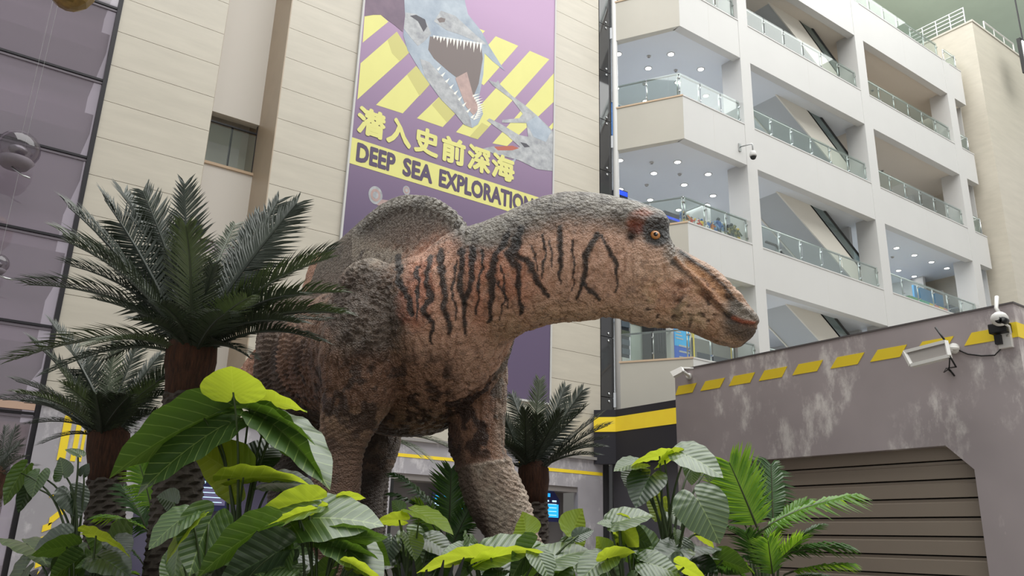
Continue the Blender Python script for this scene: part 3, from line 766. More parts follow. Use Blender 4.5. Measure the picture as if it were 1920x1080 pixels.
MB().tube([Cc, Cc + np.array([.1, 0, -.1]), onX(1778, 690, XB - .02), onX(1790, 705, XB - .01)], .009, 6).build('cable', BLACK, t, True)
MB().tube([Cc, Cc + np.array([.05, .05, -.12]), onX(1770, 698, XB - .02), onX(1774, 690, XB - .02), onX(1786, 700, XB - .01)], .007, 6).build('cable', BLACK, t, True)
t = thing('floodlight', tuple(onX(1275, 697, XB)), 'small white floodlight on the left upper corner of the grey block', 'lamp')
A = onX(1256, 697, XB - .3); Bp = onX(1277, 687, XB - .3); Cc = onX(1281, 696, XB - .36); D = onX(1262, 706, XB - .36)
nrmv = unit(np.cross(Bp - A, D - A)); nrmv = nrmv if nrmv[0] > 0 else -nrmv
MB().prism([A, Bp, Cc, D], nrmv * .05).build('housing', WPL, t)
MB().tube([Cc, onX(1288, 702, XB - .1), onX(1293, 706, XB)], .022, 8).build('arm', WPL, t, True)
MB().lathe(onX(1293, 706, XB), [(0, -.03), (.05, -.03), (.05, 0), (0, 0)], 12, (1, 0, 0)).build('wall_plate', WPL, t, True)
MB().tube([onX(1278, 690, XB - .2), onX(1300, 691, XB - .02)], .014, 6).build('strut', WPL, t, True)

t = thing('security_camera', tuple(onX(1880, 615, XB)), 'white twin lens camera with black junction box near the corner of the grey block', 'camera')
h0 = onX(1874, 598, XB - .2)
MB().ball(h0, .085, 14, (1, 1, .9)).build('housing', WPL, t, True)
for px in (1872, 1880): MB().lathe(onX(px, 600, XB - .275), [(0, 0), (.034, 0), (.034, .07), (0, .07)], 12, (1, 0, 0)).build('lens', BLACK, t, True)
MB().tube([h0 + np.array([.02, 0, .06]), onX(1868, 578, XB - .1), onX(1869, 556, XB - .05)], .02, 8).build('conduit', WPL, t, True)
j0 = onX(1881, 619, XB)
MB().box(XB - .14, XB, j0[1] - .09, j0[1] + .09, j0[2] - .05, j0[2] + .055).build('junction_box', BLACK, t, bevel=.012)
MB().box(XB - .05, XB, j0[1] - .08, j0[1] + .05, j0[2] - .20, j0[2] - .05).build('bracket', WPL, t)
MB().box(XB - .10, XB - .05, j0[1] + .0, j0[1] + .06, j0[2] - .16, j0[2] - .06).build('connector', BLACK, t)
MB().tube([h0 + np.array([0, -.04, -.06]), onX(1892, 612, XB - .12), onX(1895, 624, XB - .1), onX(1889, 630, XB - .05)], .012, 8).build('cable', WPL, t, True)
cpts = [onX(x, y, XB - .01) for x, y in ((1796, 656), (1815, 664), (1840, 667), (1865, 666), (1876, 655), (1879, 645))]
MB().tube(cpts, .007, 6).build('cable', BLACK, t, True)
t = thing('security_camera', tuple(onY(1917, 600, gy0)), 'small white fitting on the garage block at the right picture edge', 'camera')
p = onX(1917, 598, XB + .35)
MB().ball((p[0], gy0 - .06, p[2]), .06, 10).build('housing', WPL, t, True)
MB().lathe((p[0], gy0, p[2]), [(0, -.03), (.04, -.03), (.04, 0), (0, 0)], 12, (0, 1, 0)).build('wall_plate', WPL, t, True)

# ------------------------------------------------------------------ the big banner on the stone wall
YP = YW - 0.06
pz0, pz1, px0, px1 = 5.9, 23.0, 8.30, 15.78
bn = thing('banner', (12, YP, pz0), 'tall purple banner with yellow stripes, sea reptiles and DEEP SEA EXPLORATION lettering', 'banner')
PUR = bpy.data.materials.new('purple_sheet'); PUR.use_nodes = True
nt = PUR.node_tree; bs = nt.nodes['Principled BSDF']; bs.inputs['Roughness'].default_value = .42
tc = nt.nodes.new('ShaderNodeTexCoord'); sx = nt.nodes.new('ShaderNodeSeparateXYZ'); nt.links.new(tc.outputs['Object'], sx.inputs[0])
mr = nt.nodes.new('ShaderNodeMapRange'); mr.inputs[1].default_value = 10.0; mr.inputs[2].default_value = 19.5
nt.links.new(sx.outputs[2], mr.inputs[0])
rp = nt.nodes.new('ShaderNodeValToRGB'); rp.color_ramp.elements[0].color = (*lin((94, 80, 108)), 1); rp.color_ramp.elements[1].color = (*lin((176, 142, 178)), 1)  # purple grows paler towards the top of the sheet
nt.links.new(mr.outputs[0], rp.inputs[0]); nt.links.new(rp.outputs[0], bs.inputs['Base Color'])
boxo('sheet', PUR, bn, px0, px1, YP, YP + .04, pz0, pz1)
for x in (px0 - .06, px1): boxo('frame', WHITE, bn, x, x + .06, YP - .03, YP + .05, pz0 - .06, pz1)
boxo('frame', WHITE, bn, px0, px1, YP - .03, YP + .05, pz0 - .06, pz0)

PYEL = mat('print_yellow', (216, 212, 128), .45, var=.03, vscale=.8)
PYEL2 = mat('print_yellow_shade', (194, 188, 112), .45)


def Q(zx, zy, off):
    p = onY(640 + zx / 3, zy / 3, YP)
    return (min(max(p[0], px0), px1), YP - off, p[2])


def flat(pts, m, name, off, par=None):
    """thin printed shape on the sheet"""
    return MB().prism([Q(x, y, off) for x, y in pts], (0, .002, 0)).build(name, m, par or bn)


for s in ([(130, 92), (180, 84), (222, 84), (265, 122), (120, 240)], [(312, 178), (385, 293), (90, 560), (108, 356)], [(420, 370), (502, 470), (345, 638), (195, 590)],
          [(560, 535), (642, 638), (570, 715), (425, 665)], [(868, 204), (995, 258), (800, 480), (700, 400)], [(1060, 286), (1170, 334), (767, 784), (645, 743)],
          [(1195, 412), (1195, 575), (932, 822), (850, 806)], [(742, 150), (808, 174), (770, 215), (700, 190)], [(1195, 690), (1195, 720), (1160, 760), (1140, 745)]):
    flat(s, PYEL, 'stripe', .003)
for s in ([(385, 293), (330, 345), (285, 300), (260, 225), (312, 178)], [(502, 470), (440, 540), (370, 420), (420, 370)], [(642, 638), (595, 690), (510, 590), (560, 535)], [(767, 784), (720, 770), (790, 690), (830, 712)]):
    flat(s, PYEL2, 'stripe_shade', .0045)
# large marine reptile
G1 = mat('print_blue_grey', (140, 152, 168), .5, rgb2=(176, 186, 196), vscale=1.6)
G2 = mat('print_pale_grey', (186, 188, 190), .5, rgb2=(140, 142, 148), vscale=4)
G3 = mat('print_brown_grey', (112, 100, 98), .5); G4 = mat('print_pink', (186, 158, 152), .5, rgb2=(160, 136, 132), vscale=4)
G5 = mat('print_mauve_body', (120, 98, 116), .5, rgb2=(98, 80, 100), vscale=1.5); TOOTH = mat('print_tooth', (232, 230, 222), .5)
DK = mat('print_dark_line', (66, 64, 74), .5)
r1 = flat([(135, -60), (420, -60), (360, 60), (345, 180), (300, 142), (222, 84), (180, 84), (132, 92)], G5, 'reptile_body', .006)
flat([(350, -80), (690, -80), (695, 10), (712, 80), (790, 180), (832, 262), (918, 398), (850, 345), (805, 300), (798, 420), (772, 560), (797, 640), (768, 700), (735, 720), (690, 702), (640, 640), (560, 560), (450, 410), (372, 282), (348, 200), (358, 90)], G1, 'reptile_head', .007)
flat([(498, 205), (620, 222), (785, 250), (795, 330), (772, 470), (742, 545), (690, 470), (600, 400), (520, 330), (488, 280)], G3, 'mouth', .009)
flat([(640, 440), (705, 405), (742, 540), (778, 600), (745, 652), (700, 600)], G4, 'tongue', .011)
flat([(495, 350), (560, 425), (660, 545), (722, 660), (735, 720), (690, 702), (640, 640), (560, 560), (470, 430), (440, 330)], G2, 'lower_jaw', .010)
flat([(360, 70), (420, 80), (480, 130), (505, 190), (470, 230), (430, 260), (380, 200), (350, 160)], G2, 'cheek', .009)
flat([(560, 60), (640, 90), (760, 200), (820, 250), (790, 250), (680, 200), (590, 170), (520, 120)], G2, 'snout_light', .0085)
flat([(385, 90), (420, 84), (470, 110), (482, 150), (462, 180), (430, 120)], DK, 'brow', .0105)
flat([(538, 108), (560, 98), (585, 106), (580, 124), (552, 128)], G3, 'eye', .0105)
for i in range(15):
    u = i / 14; x = 515 + 262 * u; y = 200 + 40 * u; L = (34, 44, 62, 40, 58)[i % 5] * (1 if i > 3 else .6)
    flat([(x, y), (x + 15, y + 2), (x + 4, y + L)], TOOTH, 'tooth', .012)
for i in range(11):
    u = i / 10; x = 738 + 28 * math.sin(u * 3); y = 535 + 130 * u
    flat([(x, y), (x, y + 12), (x + 40, y - 8)], TOOTH, 'tooth', .0125)
for i in range(9):
    u = i / 8; x = 535 + 190 * u; y = 390 + 270 * u
    flat([(x, y), (x + 10, y + 10), (x + 26, y - 18)], TOOTH, 'tooth', .0125)
# smaller long-jawed reptile
flat([(828, 452), (850, 480), (960, 562), (1020, 640), (1000, 665), (905, 675), (902, 690), (1040, 692), (1050, 770), (1000, 760), (900, 700), (832, 666), (818, 678), (930, 760), (1005, 828), (960, 832), (850, 824), (795, 836), (850, 862), (1000, 902), (1100, 952), (1195, 965), (1195, 740), (1100, 650), (1030, 590), (960, 540), (895, 478), (880, 452), (870, 465)], G2, 'small_reptile', .008)
flat([(1040, 690), (1100, 650), (1180, 740), (1150, 800), (1080, 770)], G1, 'small_reptile_back', .0095)
flat([(858, 826), (962, 820), (1000, 834), (960, 846), (880, 846)], mat('print_red', (176, 92, 74), .5), 'small_reptile_mouth', .0095)
flat([(1005, 800), (1040, 808), (1060, 826), (1030, 830)], DK, 'small_reptile_eye', .0095)
flat([(940, 915), (985, 888), (965, 930), (925, 950)], G1, 'fin', .0095)
# ammonites
for cx, cy, r in ((704, 366, 17), (762, 357, 9)):
    b = MB(); n = 26
    for k in range(3):
        rr = r * (1 - .3 * k)
        c = onY(cx, cy, YP); s = 1 / 75.0
        flatpts = [(c[0] + math.cos(a) * rr * s * 1.0, YP - .004 - .002 * k, c[2] + math.sin(a) * rr * s * 1.25) for a in np.linspace(0, 2 * math.pi, n)[:-1]]
        MB().prism(flatpts, (0, .002, 0)).build('ammonite_whorl', (G2, G4, G2)[k], bn)
p = [onY(x, y, YP - .006) for x, y in ((706, 384), (722, 388), (740, 380), (745, 374), (730, 376), (716, 374))]
MB().prism([(q[0], YP - .006, q[2]) for q in p], (0, .002, 0)).build('ammonite_arms', G4, bn)


# lettering
def text_mesh(s, m, name, X0, X1, Z0, Z1, Y, bold, par, spacing=1.0):
    cu = bpy.data.curves.new(name, 'FONT'); cu.body = s; cu.extrude = 0.002; cu.resolution_u = 3; cu.space_character = spacing
    o = bpy.data.objects.new(name, cu); COL.objects.link(o)
    dg = bpy.context.evaluated_depsgraph_get(); dg.update()
    me = bpy.data.meshes.new_from_object(o.evaluated_get(dg))
    bpy.data.objects.remove(o); bpy.data.curves.remove(cu)
    v = np.empty(len(me.vertices) * 3, np.float32); me.vertices.foreach_get('co', v); v = v.reshape(-1, 3)
    sh = [(math.cos(a) * bold, math.sin(a) * bold, 0.0002 * i) for i, a in enumerate(np.linspace(0, 2 * math.pi, 9)[:-1])]   # heavy weight: strokes thickened all round
    fs = [tuple(p.vertices) for p in me.polygons]; n0 = len(v)
    v = np.concatenate([v + np.array(o_, np.float32) for o_ in sh])
    me = bpy.data.meshes.new(name); me.from_pydata(v.tolist(), [], [tuple(i + n0 * k for i in f) for k in range(len(sh)) for f in fs])
    lo, hi = v.min(0), v.max(0)
    w = np.empty_like(v)
    w[:, 0] = X0 + (v[:, 0] - lo[0]) / (hi[0] - lo[0]) * (X1 - X0)
    w[:, 2] = Z0 + (v[:, 1] - lo[1]) / (hi[1] - lo[1]) * (Z1 - Z0)
    w[:, 1] = Y - v[:, 2]
    me.vertices.foreach_set('co', w.ravel()); me.update()
    me.materials.clear()
    o = link(name, me, m, par)
    return o


zb0, zb1 = 12.02, 12.86          # yellow band
boxo('title_band', PYEL, bn, px0, px1, YP - .005, YP - .002, zb0, zb1)
PURL = mat('print_deep_purple', (78, 62, 92), .45)
words = [('DEEP', 668, 741), ('SEA', 755, 811), ('EXPLORATION', 823, 1000)]
for wd, xa, xb in words:
    Xa = onY(xa, 285 + (xa - 660) * .29, YP)[0]; Xb = onY(xb, 285 + (xb - 660) * .29, YP)[0]
    text_mesh(wd, PURL, 'lettering', Xa, Xb, 12.14, 12.76, YP - .007, .045, bn)
chars = [('潜', 667, 724), ('入', 723, 773), ('史', 775, 824), ('前', 826, 874), ('深', 875, 921), ('海', 920, 966)]
for wd, xa, xb in chars:
    Xa = onY(xa, 225 + (xa - 660) * .29, YP)[0]; Xb = onY(xb, 225 + (xb - 660) * .29, YP)[0]
    text_mesh(wd, PYEL, 'lettering', Xa + .03, Xb - .03, 13.06, 13.98, YP - .0135, .042, bn)

# ------------------------------------------------------------------ the dinosaur
def LW(r, d, z):                       # right / depth / height of the viewing heading -> world
    r, d, z = np.broadcast_arrays(np.asarray(r, float), np.asarray(d, float), np.asarray(z, float))
    return r[..., None] * rh + d[..., None] * fh + z[..., None] * zz


def rd(px, py, D):                     # pixel at depth D -> (r, d, z)
    p = atD(px, py, D); return np.array([p @ rh, p @ fh, p[2]])


def hash3(i, j, k, s):
    n = (i * 73856093) ^ (j * 19349663) ^ (k * 83492791) ^ (s * 2654435)
    n = (n ^ (n >> 13)) * 1274126177 & 0x7fffffff
    return ((n ^ (n >> 16)) & 0xffff) / 65535.0


def vnoise(P, sc, seed=0):
    Q = P * sc; I = np.floor(Q).astype(np.int64); f = Q - I; f = f * f * (3 - 2 * f)
    o = 0
    for a in (0, 1):
        for b in (0, 1):
            for c in (0, 1):
                w = (f[:, 0] if a else 1 - f[:, 0]) * (f[:, 1] if b else 1 - f[:, 1]) * (f[:, 2] if c else 1 - f[:, 2])
                o = o + w * hash3(I[:, 0] + a, I[:, 1] + b, I[:, 2] + c, seed)
    return o


def fbm(P, sc, seed=0, oct=4):
    o = 0; a = .5; t = 0
    for k in range(oct): o = o + a * vnoise(P, sc * 2 ** k, seed + k * 7); t += a; a *= .5
    return o / t


def loft(mb, sec, n=28):
    """sec: list of (center(3), side(3), up(3), w, htop, hbot, exponent)"""
    vs = []
    for c, s, u, w, ht, hb, e in sec:
        for k in range(n):
            a = 2 * math.pi * k / n; x = math.copysign(abs(math.cos(a)) ** e, math.cos(a)); y = math.copysign(abs(math.sin(a)) ** e, math.sin(a))
            vs.append(np.array(c) + np.array(s) * w * x + np.array(u) * (ht if y > 0 else hb) * y)
    m = len(sec)
    fs = [(i * n + k, i * n + (k + 1) % n, (i + 1) * n + (k + 1) % n, (i + 1) * n + k) for i in range(m - 1) for k in range(n)]
    fs += [tuple(range(n))[::-1], tuple(range((m - 1) * n, m * n))]
    mb.add(vs, fs)


def smooth_rows(rows, m):
    """Catmull-Rom resample of parameter rows"""
    R = np.array(rows, float); n = len(R); out = []
    for i in range(n - 1):
        p0, p1, p2, p3 = R[max(i - 1, 0)], R[i], R[i + 1], R[min(i + 2, n - 1)]
        for k in range(m):
            t = k / m
            out.append(.5 * ((2 * p1) + (p2 - p0) * t + (2 * p0 - 5 * p1 + 4 * p2 - p3) * t * t + (3 * p1 - p0 - 3 * p2 + p3) * t ** 3))
    out.append(R[-1]); return np.array(out)


DH = np.array([math.cos(math.radians(55)), -math.sin(math.radians(55))])      # where the trunk points, in (r, d)
DN = np.array([DH[1], -DH[0]])                                                 # its right side, towards us and left
S0 = np.array([-1.03, 10.0])


def sag(px, py):                       # pixel -> point on the animal's middle plane
    d = ray(px, py); v = np.array([d @ rh, d @ fh]); o = S0
    t = (o @ DN) / (v @ DN)
    p = EYE + d * t; return np.array([p @ rh, p @ fh, p[2]])


def axial(s): return S0 + DH * s


mbd = MB()
# trunk: s, top z, bottom z, half width
zt = lambda y, d: rd(800, y, d)[2]
trunk = [(-5.0, 4.7, 4.1, .22), (-4.3, 4.85, 3.6, .5), (-3.6, 5.0, 3.2, .85), (-3.0, 5.05, 3.05, 1.06), (-2.2, 5.1, 3.15, 1.18), (-1.3, 5.12, 3.0, 1.2), (-.6, 5.12, 2.86, 1.14), (0.1, 5.1, 2.98, 1.0), (.6, 5.06, 3.2, .84), (1.0, 5.0, 3.55, .64), (1.25, 4.9, 3.9, .4)]
sec = []
for s, a, b_, w in smooth_rows(trunk, 4):
    c = axial(s); zc = b_ + (a - b_) * .47
    sec.append((np.array([c[0], c[1], zc]), np.array([DN[0], DN[1], 0]), np.array([0, 0, 1.0]), w, a - zc, zc - b_, .92))
loft(mbd, sec)
# tail going back and down
tp = [(-3.2, 12.9, 4.5, .62), (-3.8, 13.4, 4.55, .52), (-4.4, 13.8, 4.35, .42), (-4.9, 14.2, 3.85, .32), (-5.2, 14.5, 3.3, .23), (-5.5, 14.7, 2.7, .14)]
sec = []
for r_, d_, z_, w in smooth_rows(tp, 4): sec.append((np.array([r_, d_, z_]), np.array([.5, -.85, 0]) / .986, np.array([0, 0, 1.0]), w * .8, w, w, 1))
loft(mbd, sec, 20)
# dorsal crest
crest_px = [(590, 480), (622, 460), (655, 432), (690, 401), (722, 377), (755, 364), (790, 363), (820, 370), (845, 387), (865, 410), (882, 432), (900, 445)]
crest = np.array([sag(x, y) for x, y in crest_px])
crs = smooth_rows(crest, 4)
n = 22; vs = []; m = len(crs)
for i, (r_, d_, z_) in enumerate(crs):
    zb = 4.1; H = z_ - zb
    pr = []
    for t in np.linspace(0, 1, n // 2):
        kf = float(np.interp(r_, [sag(790, 400)[0], sag(885, 430)[0]], [1, .3]))
        wv = .075 + kf * (.42 * (1 - t) ** 1.15 + .38 * (1 - t) ** 3)
        if t > .9: wv *= max(.12, math.sqrt(max(0, 1 - ((t - .9) / .1) ** 2)))
        pr.append((wv, zb + H * t))
    ring = [(r_ + DN[0] * w, d_ + DN[1] * w, z) for w, z in pr] + [(r_ - DN[0] * w, d_ - DN[1] * w, z) for w, z in reversed(pr)]
    vs += ring
q = len(vs) // m
mbd.add(vs, [(i * q + k, i * q + (k + 1) % q, (i + 1) * q + (k + 1) % q, (i + 1) * q + k) for i in range(m - 1) for k in range(q)] + [tuple(range(q))[::-1], tuple(range((m - 1) * q, m * q))])
# neck and head: px, depth, top y, bottom y, half width, exponent
neck = [(790, 10.15, 540, 640, .15, .9), (815, 10.0, 500, 670, .42, .9), (850, 9.75, 466, 690, .64, .9), (885, 9.45, 436, 672, .68, .92), (930, 9.2, 419, 642, .60, .95), (975, 9.02, 395, 622, .54, 1), (1020, 8.9, 373, 609, .50, 1), (1065, 8.82, 363, 603, .47, 1), (1105, 8.76, 363, 601, .45, 1), (1140, 8.72, 368, 594, .44, 1),
        (1170, 8.7, 376, 600, .43, .97), (1205, 8.68, 386, 612, .42, .93), (1235, 8.66, 397, 614, .38, .85), (1249, 8.65, 411, 614, .35, .85), (1260, 8.64, 458, 615, .32, .92), (1275, 8.63, 471, 618, .30, .93), (1300, 8.62, 481, 624, .285, .95), (1335, 8.6, 502, 640, .28, .9), (1365, 8.58, 530, 651, .29, .85), (1388, 8.57, 558, 650, .29, .8), (1404, 8.56, 582, 640, .26, .8), (1416, 8.56, 600, 622, .18, .8)]
sec = []; NK = smooth_rows(neck, 4); cen = []
for px, d_, ty, by, w, e in NK:
    a = rd(px, ty, d_); b_ = rd(px, by, d_); c = (a + b_) / 2; cen.append(c)
cen = np.array(cen)
for i, (px, d_, ty, by, w, e) in enumerate(NK):
    a = rd(px, ty, d_); b_ = rd(px, by, d_); c = cen[i]
    tg = cen[min(i + 1, len(cen) - 1)] - cen[max(i - 1, 0)]; tg = tg[:2] / np.linalg.norm(tg[:2])
    sd = np.array([tg[1], -tg[0], 0]); upv = a - b_; hh = np.linalg.norm(upv) / 2
    sec.append((c, sd, upv / (2 * hh), w, hh, hh, e))
loft(mbd, sec, 32)


def limb(rows, n=22, ratio=1.0):
    """rows: px, py, depth, half width in px"""
    sec = []
    R = smooth_rows(rows, 4)
    C3 = np.array([rd(x, y, d) for x, y, d, w in R])
    for i, (x, y, d, w) in enumerate(R):
        t = C3[min(i + 1, len(R) - 1)] - C3[max(i - 1, 0)]; t /= np.linalg.norm(t)
        s = np.array([1.0, 0, 0]); s = s - t * (s @ t); s /= np.linalg.norm(s); u = np.cross(t, s)
        wm = w * d / FPX * 1.03
        sec.append((C3[i], s, u, wm, wm * ratio, wm * ratio, 1))
    loft(mbd, sec, n)


limb([(722, 548, 10.05, 14), (712, 562, 9.85, 48), (694, 600, 9.52, 78), (682, 660, 9.42, 84), (672, 730, 9.4, 72), (652, 795, 9.4, 52), (640, 845, 9.4, 41), (632, 890, 9.4, 44), (625, 950, 9.4, 46), (615, 1040, 9.4, 44), (606, 1110, 9.38, 48), (600, 1175, 9.3, 62)], ratio=.9)
limb([(878, 575, 10.3, 16), (886, 605, 10.3, 56), (900, 660, 10.25, 52), (906, 720, 10.22, 46), (897, 780, 10.2, 50), (893, 825, 10.2, 52), (902, 862, 10.18, 47), (917, 905, 10.15, 53), (938, 950, 10.12, 53), (957, 990, 10.1, 46), (975, 1040, 10.1, 42), (992, 1090, 10.08, 44), (1004, 1150, 10.0, 60)], ratio=.95)
limb([(650, 670, 12.7, 20), (660, 700, 12.7, 60), (690, 760, 12.6, 58), (712, 812, 12.5, 40), (708, 850, 12.5, 36), (690, 905, 12.6, 31), (686, 960, 12.6, 30), (684, 1040, 12.6, 34), (684, 1116, 12.5, 46)])
limb([(560, 600, 12.3, 24), (556, 625, 12.2, 68), (535, 670, 12.0, 58), (522, 705, 11.95, 44), (540, 770, 11.95, 40), (548, 830, 11.95, 36), (540, 900, 11.95, 34), (535, 990, 11.95, 34), (530, 1060, 11.9, 40), (528, 1120, 11.85, 52)])
# muscle masses
for px, py, d, rr, rz in ((692, 572, 9.6, .46, .60), (645, 640, 9.9, .35, .45), (556, 640, 12.2, .6, .75), (745, 600, 9.72, .46, .5), (725, 660, 9.7, .42, .45), (870, 600, 9.75, .45, .6), (900, 640, 10.2, .38, .42), (800, 700, 10.0, .75, .55), (665, 745, 9.45, .38, .42), (1168, 430, 8.66, .40, .34)):
    c = rd(px, py, d); mbd.ball(c, 1.0, 20, (rr, rr, rz))
# upper bill overhanging the lower
# ---- one continuous skin
me = bpy.data.meshes.new('raw'); me.from_pydata(mbd.v, [], mbd.f)
bm = bmesh.new(); bm.from_mesh(me); bmesh.ops.recalc_face_normals(bm, faces=bm.faces); bm.to_mesh(me); bm.free()
ob = bpy.data.objects.new('raw', me); COL.objects.link(ob)
md = ob.modifiers.new('r', 'REMESH'); md.mode = 'VOXEL'; md.voxel_size = 0.0175
sm = ob.modifiers.new('s', 'SMOOTH'); sm.factor = .5; sm.iterations = 40
dg = bpy.context.evaluated_depsgraph_get(); dg.update()
body = bpy.data.meshes.new_from_object(ob.evaluated_get(dg))
bpy.data.objects.remove(ob)
nv = len(body.vertices)
V = np.empty(nv * 3, np.float32); body.vertices.foreach_get('co', V); V = V.reshape(-1, 3).astype(float)     # in (r, d, z)
NN = np.empty(nv * 3, np.float32); body.vertices.foreach_get('normal', NN); NN = NN.reshape(-1, 3).astype(float)

# fold the far half onto the near half so that both flanks are painted alike
pathp = np.vstack([[axial(s) for s in np.linspace(-5, .6, 30)], cen[14:, :2]])
tg = np.gradient(pathp, axis=0); tg /= np.linalg.norm(tg, axis=1)[:, None]
idx = np.zeros(nv, int)
for i0 in range(0, nv, 20000):
    D2 = ((V[i0:i0 + 20000, None, :2] - pathp[None]) ** 2).sum(2); idx[i0:i0 + 20000] = D2.argmin(1)
nr_ = np.stack([tg[idx, 1], -tg[idx, 0]], 1)                       # to its right side (near)
lat = ((V[:, :2] - pathp[idx]) * nr_).sum(1)
VM = V.copy(); far = lat < 0
VM[far, :2] -= 2 * lat[far, None] * nr_[far]
isleg = V[:, 2] < 2.75
VM[isleg] = V[isleg]
uv = proj(LW(VM[:, 0], VM[:, 1], VM[:, 2]))
uv0 = proj(LW(V[:, 0], V[:, 1], V[:, 2]))
u, v = uv[:, 0], uv[:, 1]
n1 = fbm(V, 3.0, 1); n2 = fbm(V, 9.0, 2); n3 = fbm(V, 24.0, 3, 3); n4 = fbm(V, 1.4, 9)


def segdist(u, v, pts):
    best = np.full(len(u), 1e9)
    for (x0, y0), (x1, y1) in zip(pts[:-1], pts[1:]):
        dx, dy = x1 - x0, y1 - y0; t = np.clip(((u - x0) * dx + (v - y0) * dy) / (dx * dx + dy * dy), 0, 1)
        best = np.minimum(best, np.hypot(u - x0 - t * dx, v - y0 - t * dy))
    return best


def sst(a, b, x): t = np.clip((x - a) / (b - a), 0, 1); return t * t * (3 - 2 * t)


def blob(cx, cy, rx, ry, wob=.35): return 1 - sst(.55, 1.1, np.hypot((u - cx) / rx, (v - cy) / ry) + (n2 - .5) * wob * 2)


DISP = np.zeros(nv)
dt0 = v - np.interp(u, [560, 640, 700, 760, 830, 885, 930, 1000, 1065, 1140, 1200, 1250, 1300, 1400], [500, 450, 395, 365, 375, 433, 419, 382, 363, 368, 386, 415, 487, 583])
hd = sst(1130, 1180, u)                                             # head weight
crz = np.interp(u, [c[0] for c in crest_px], [c[1] for c in crest_px])
oncrest = (u > 600) & (u < 890) & (v < crz + 190) & (np.abs(lat) < .7) & (u < 1000)
edge = np.where(oncrest, v - crz, 999)
# notched rim of the crest
ph = np.interp(u, np.linspace(590, 900, 60), np.concatenate([[0], np.cumsum(np.hypot(np.diff(np.linspace(590, 900, 60)), np.diff(np.interp(np.linspace(590, 900, 60), [c[0] for c in crest_px], [c[1] for c in crest_px]))))]))
rim = sst(40, 24, edge) * sst(3, 12, edge) * sst(640, 700, u) * (np.abs(lat) < .5)
DISP += rim * .042 * np.sin((ph + edge * .5) / 13.5 * 2 * math.pi)
# skin folds: shoulder arcs, limb rings
sh = blob(688, 590, 80, 125, .35) * (lat > 0) * (u < 790)
wv = np.hypot((u - 560) * .55, v - 760) + 60 * (n1 - .5) + 22 * (n2 - .5)
DISP += sh * .015 * np.sin(wv / 10.5 * 2 * math.pi) * (.55 + .45 * np.sin((np.arctan2(v - 760, u - 560) * 240 + 30 * n2) / 9.0)) * sst(.25, .55, n4 + .1)
hip = blob(525, 690, 60, 90, .2)
DISP += hip * .018 * np.sin((v + .25 * u + 26 * (n1 - .5)) / 9.5 * 2 * math.pi)
u0, v0 = uv0[:, 0], uv0[:, 1]
lowleg = (V[:, 2] < 3.0)
rng_ = np.where(lowleg, 1.0, 0.0) * sst(3.0, 2.7, V[:, 2])
DISP += rng_ * .006 * np.sin((V[:, 2] * 100 + 14 * (n1 - .5) + 10 * np.sin(V[:, 0] * 5)) / 6.5 * 2 * math.pi) * sst(.35, .6, n4 + .15)
# far foreleg: raised fold where the lower limb begins
fl_ = (u0 > 835) & (u0 < 1010) & (V[:, 1] > 9.6) & (V[:, 2] < 3.3)
DISP += fl_ * .03 * np.exp(-((v0 - (872 - .16 * (u0 - 900))) / 6.0) ** 2)
# long soft folds on neck and throat
nk = sst(760, 830, u) * sst(1250, 1150, u) * sst(440, 500, v)
DISP += nk * .012 * np.sin((u + .25 * (v - 520) + 40 * (n1 - .5)) / 19 * 2 * math.pi) * sst(.3, .7, fbm(V, 2.2, 21))
# head: mouth line, cheek folds, nostril hollow, ear, brow
mouth = [(1312, 548), (1330, 563), (1350, 580), (1364, 592), (1380, 601), (1400, 608), (1418, 610)]
md_ = segdist(u, v, mouth)
DISP -= .045 * np.exp(-(md_ / 4.2) ** 2) * (u > 1290)
lip = segdist(u, v - 0, [(x, y - 5) for x, y in mouth[1:]])
DISP += .016 * np.exp(-(lip / 4.5) ** 2) * (u > 1315)
ridge = [(1264, 485), (1284, 503), (1302, 519), (1333, 549), (1352, 571)]
rdg = segdist(u, v, ridge)
DISP += .030 * np.exp(-(rdg / 4.0) ** 2)
hollow = [(1296, 494), (1328, 519), (1354, 545), (1372, 564)]
hd_ = segdist(u, v, hollow)
DISP -= .040 * np.exp(-(hd_ / 11) ** 2)
topr = [(1270, 470), (1300, 487), (1340, 520), (1380, 560), (1394, 577)]
tpr = segdist(u, v, topr)
DISP += .012 * np.exp(-(tpr / 5) ** 2)
DISP -= .05 * np.exp(-(np.hypot((u - 1184) / 9, (v - 441) / 9)) ** 2)
brow = segdist(u, v, [(1190, 408), (1215, 412), (1240, 408), (1252, 418)])
DISP += .022 * np.exp(-(brow / 8) ** 2)
eyec = np.hypot((u - 1230) / 19, (v - 438) / 17)
DISP -= .045 * np.exp(-eyec ** 2)
for k in range(5):
    rr = np.hypot((u - 1222), (v - 428) * 1.0)
    DISP += .010 * np.exp(-((rr - (34 + k * 9)) / 3.0) ** 2) * sst(1190, 1215, u) * sst(445, 462, v) * sst(1300, 1270, u)
chk = segdist(u, v, [(1245, 500), (1252, 525), (1268, 538), (1290, 535)])
DISP -= .022 * np.exp(-(chk / 3.5) ** 2)
chk2 = segdist(u, v, [(1205, 470), (1215, 510), (1228, 545), (1252, 570)])
DISP -= .016 * np.exp(-(chk2 / 4.5) ** 2)
PV = V * np.array([1.6, 1.6, .55])
rg = 1 - np.abs(2 * fbm(PV, 6.5, 33, 3) - 1)                        # creases running down the flanks
PH = V * np.array([.7, .7, 1.7])
rgh = 1 - np.abs(2 * fbm(PH, 8.0, 37, 3) - 1)                       # creases along the jaw
jw = sst(1175, 1225, u)
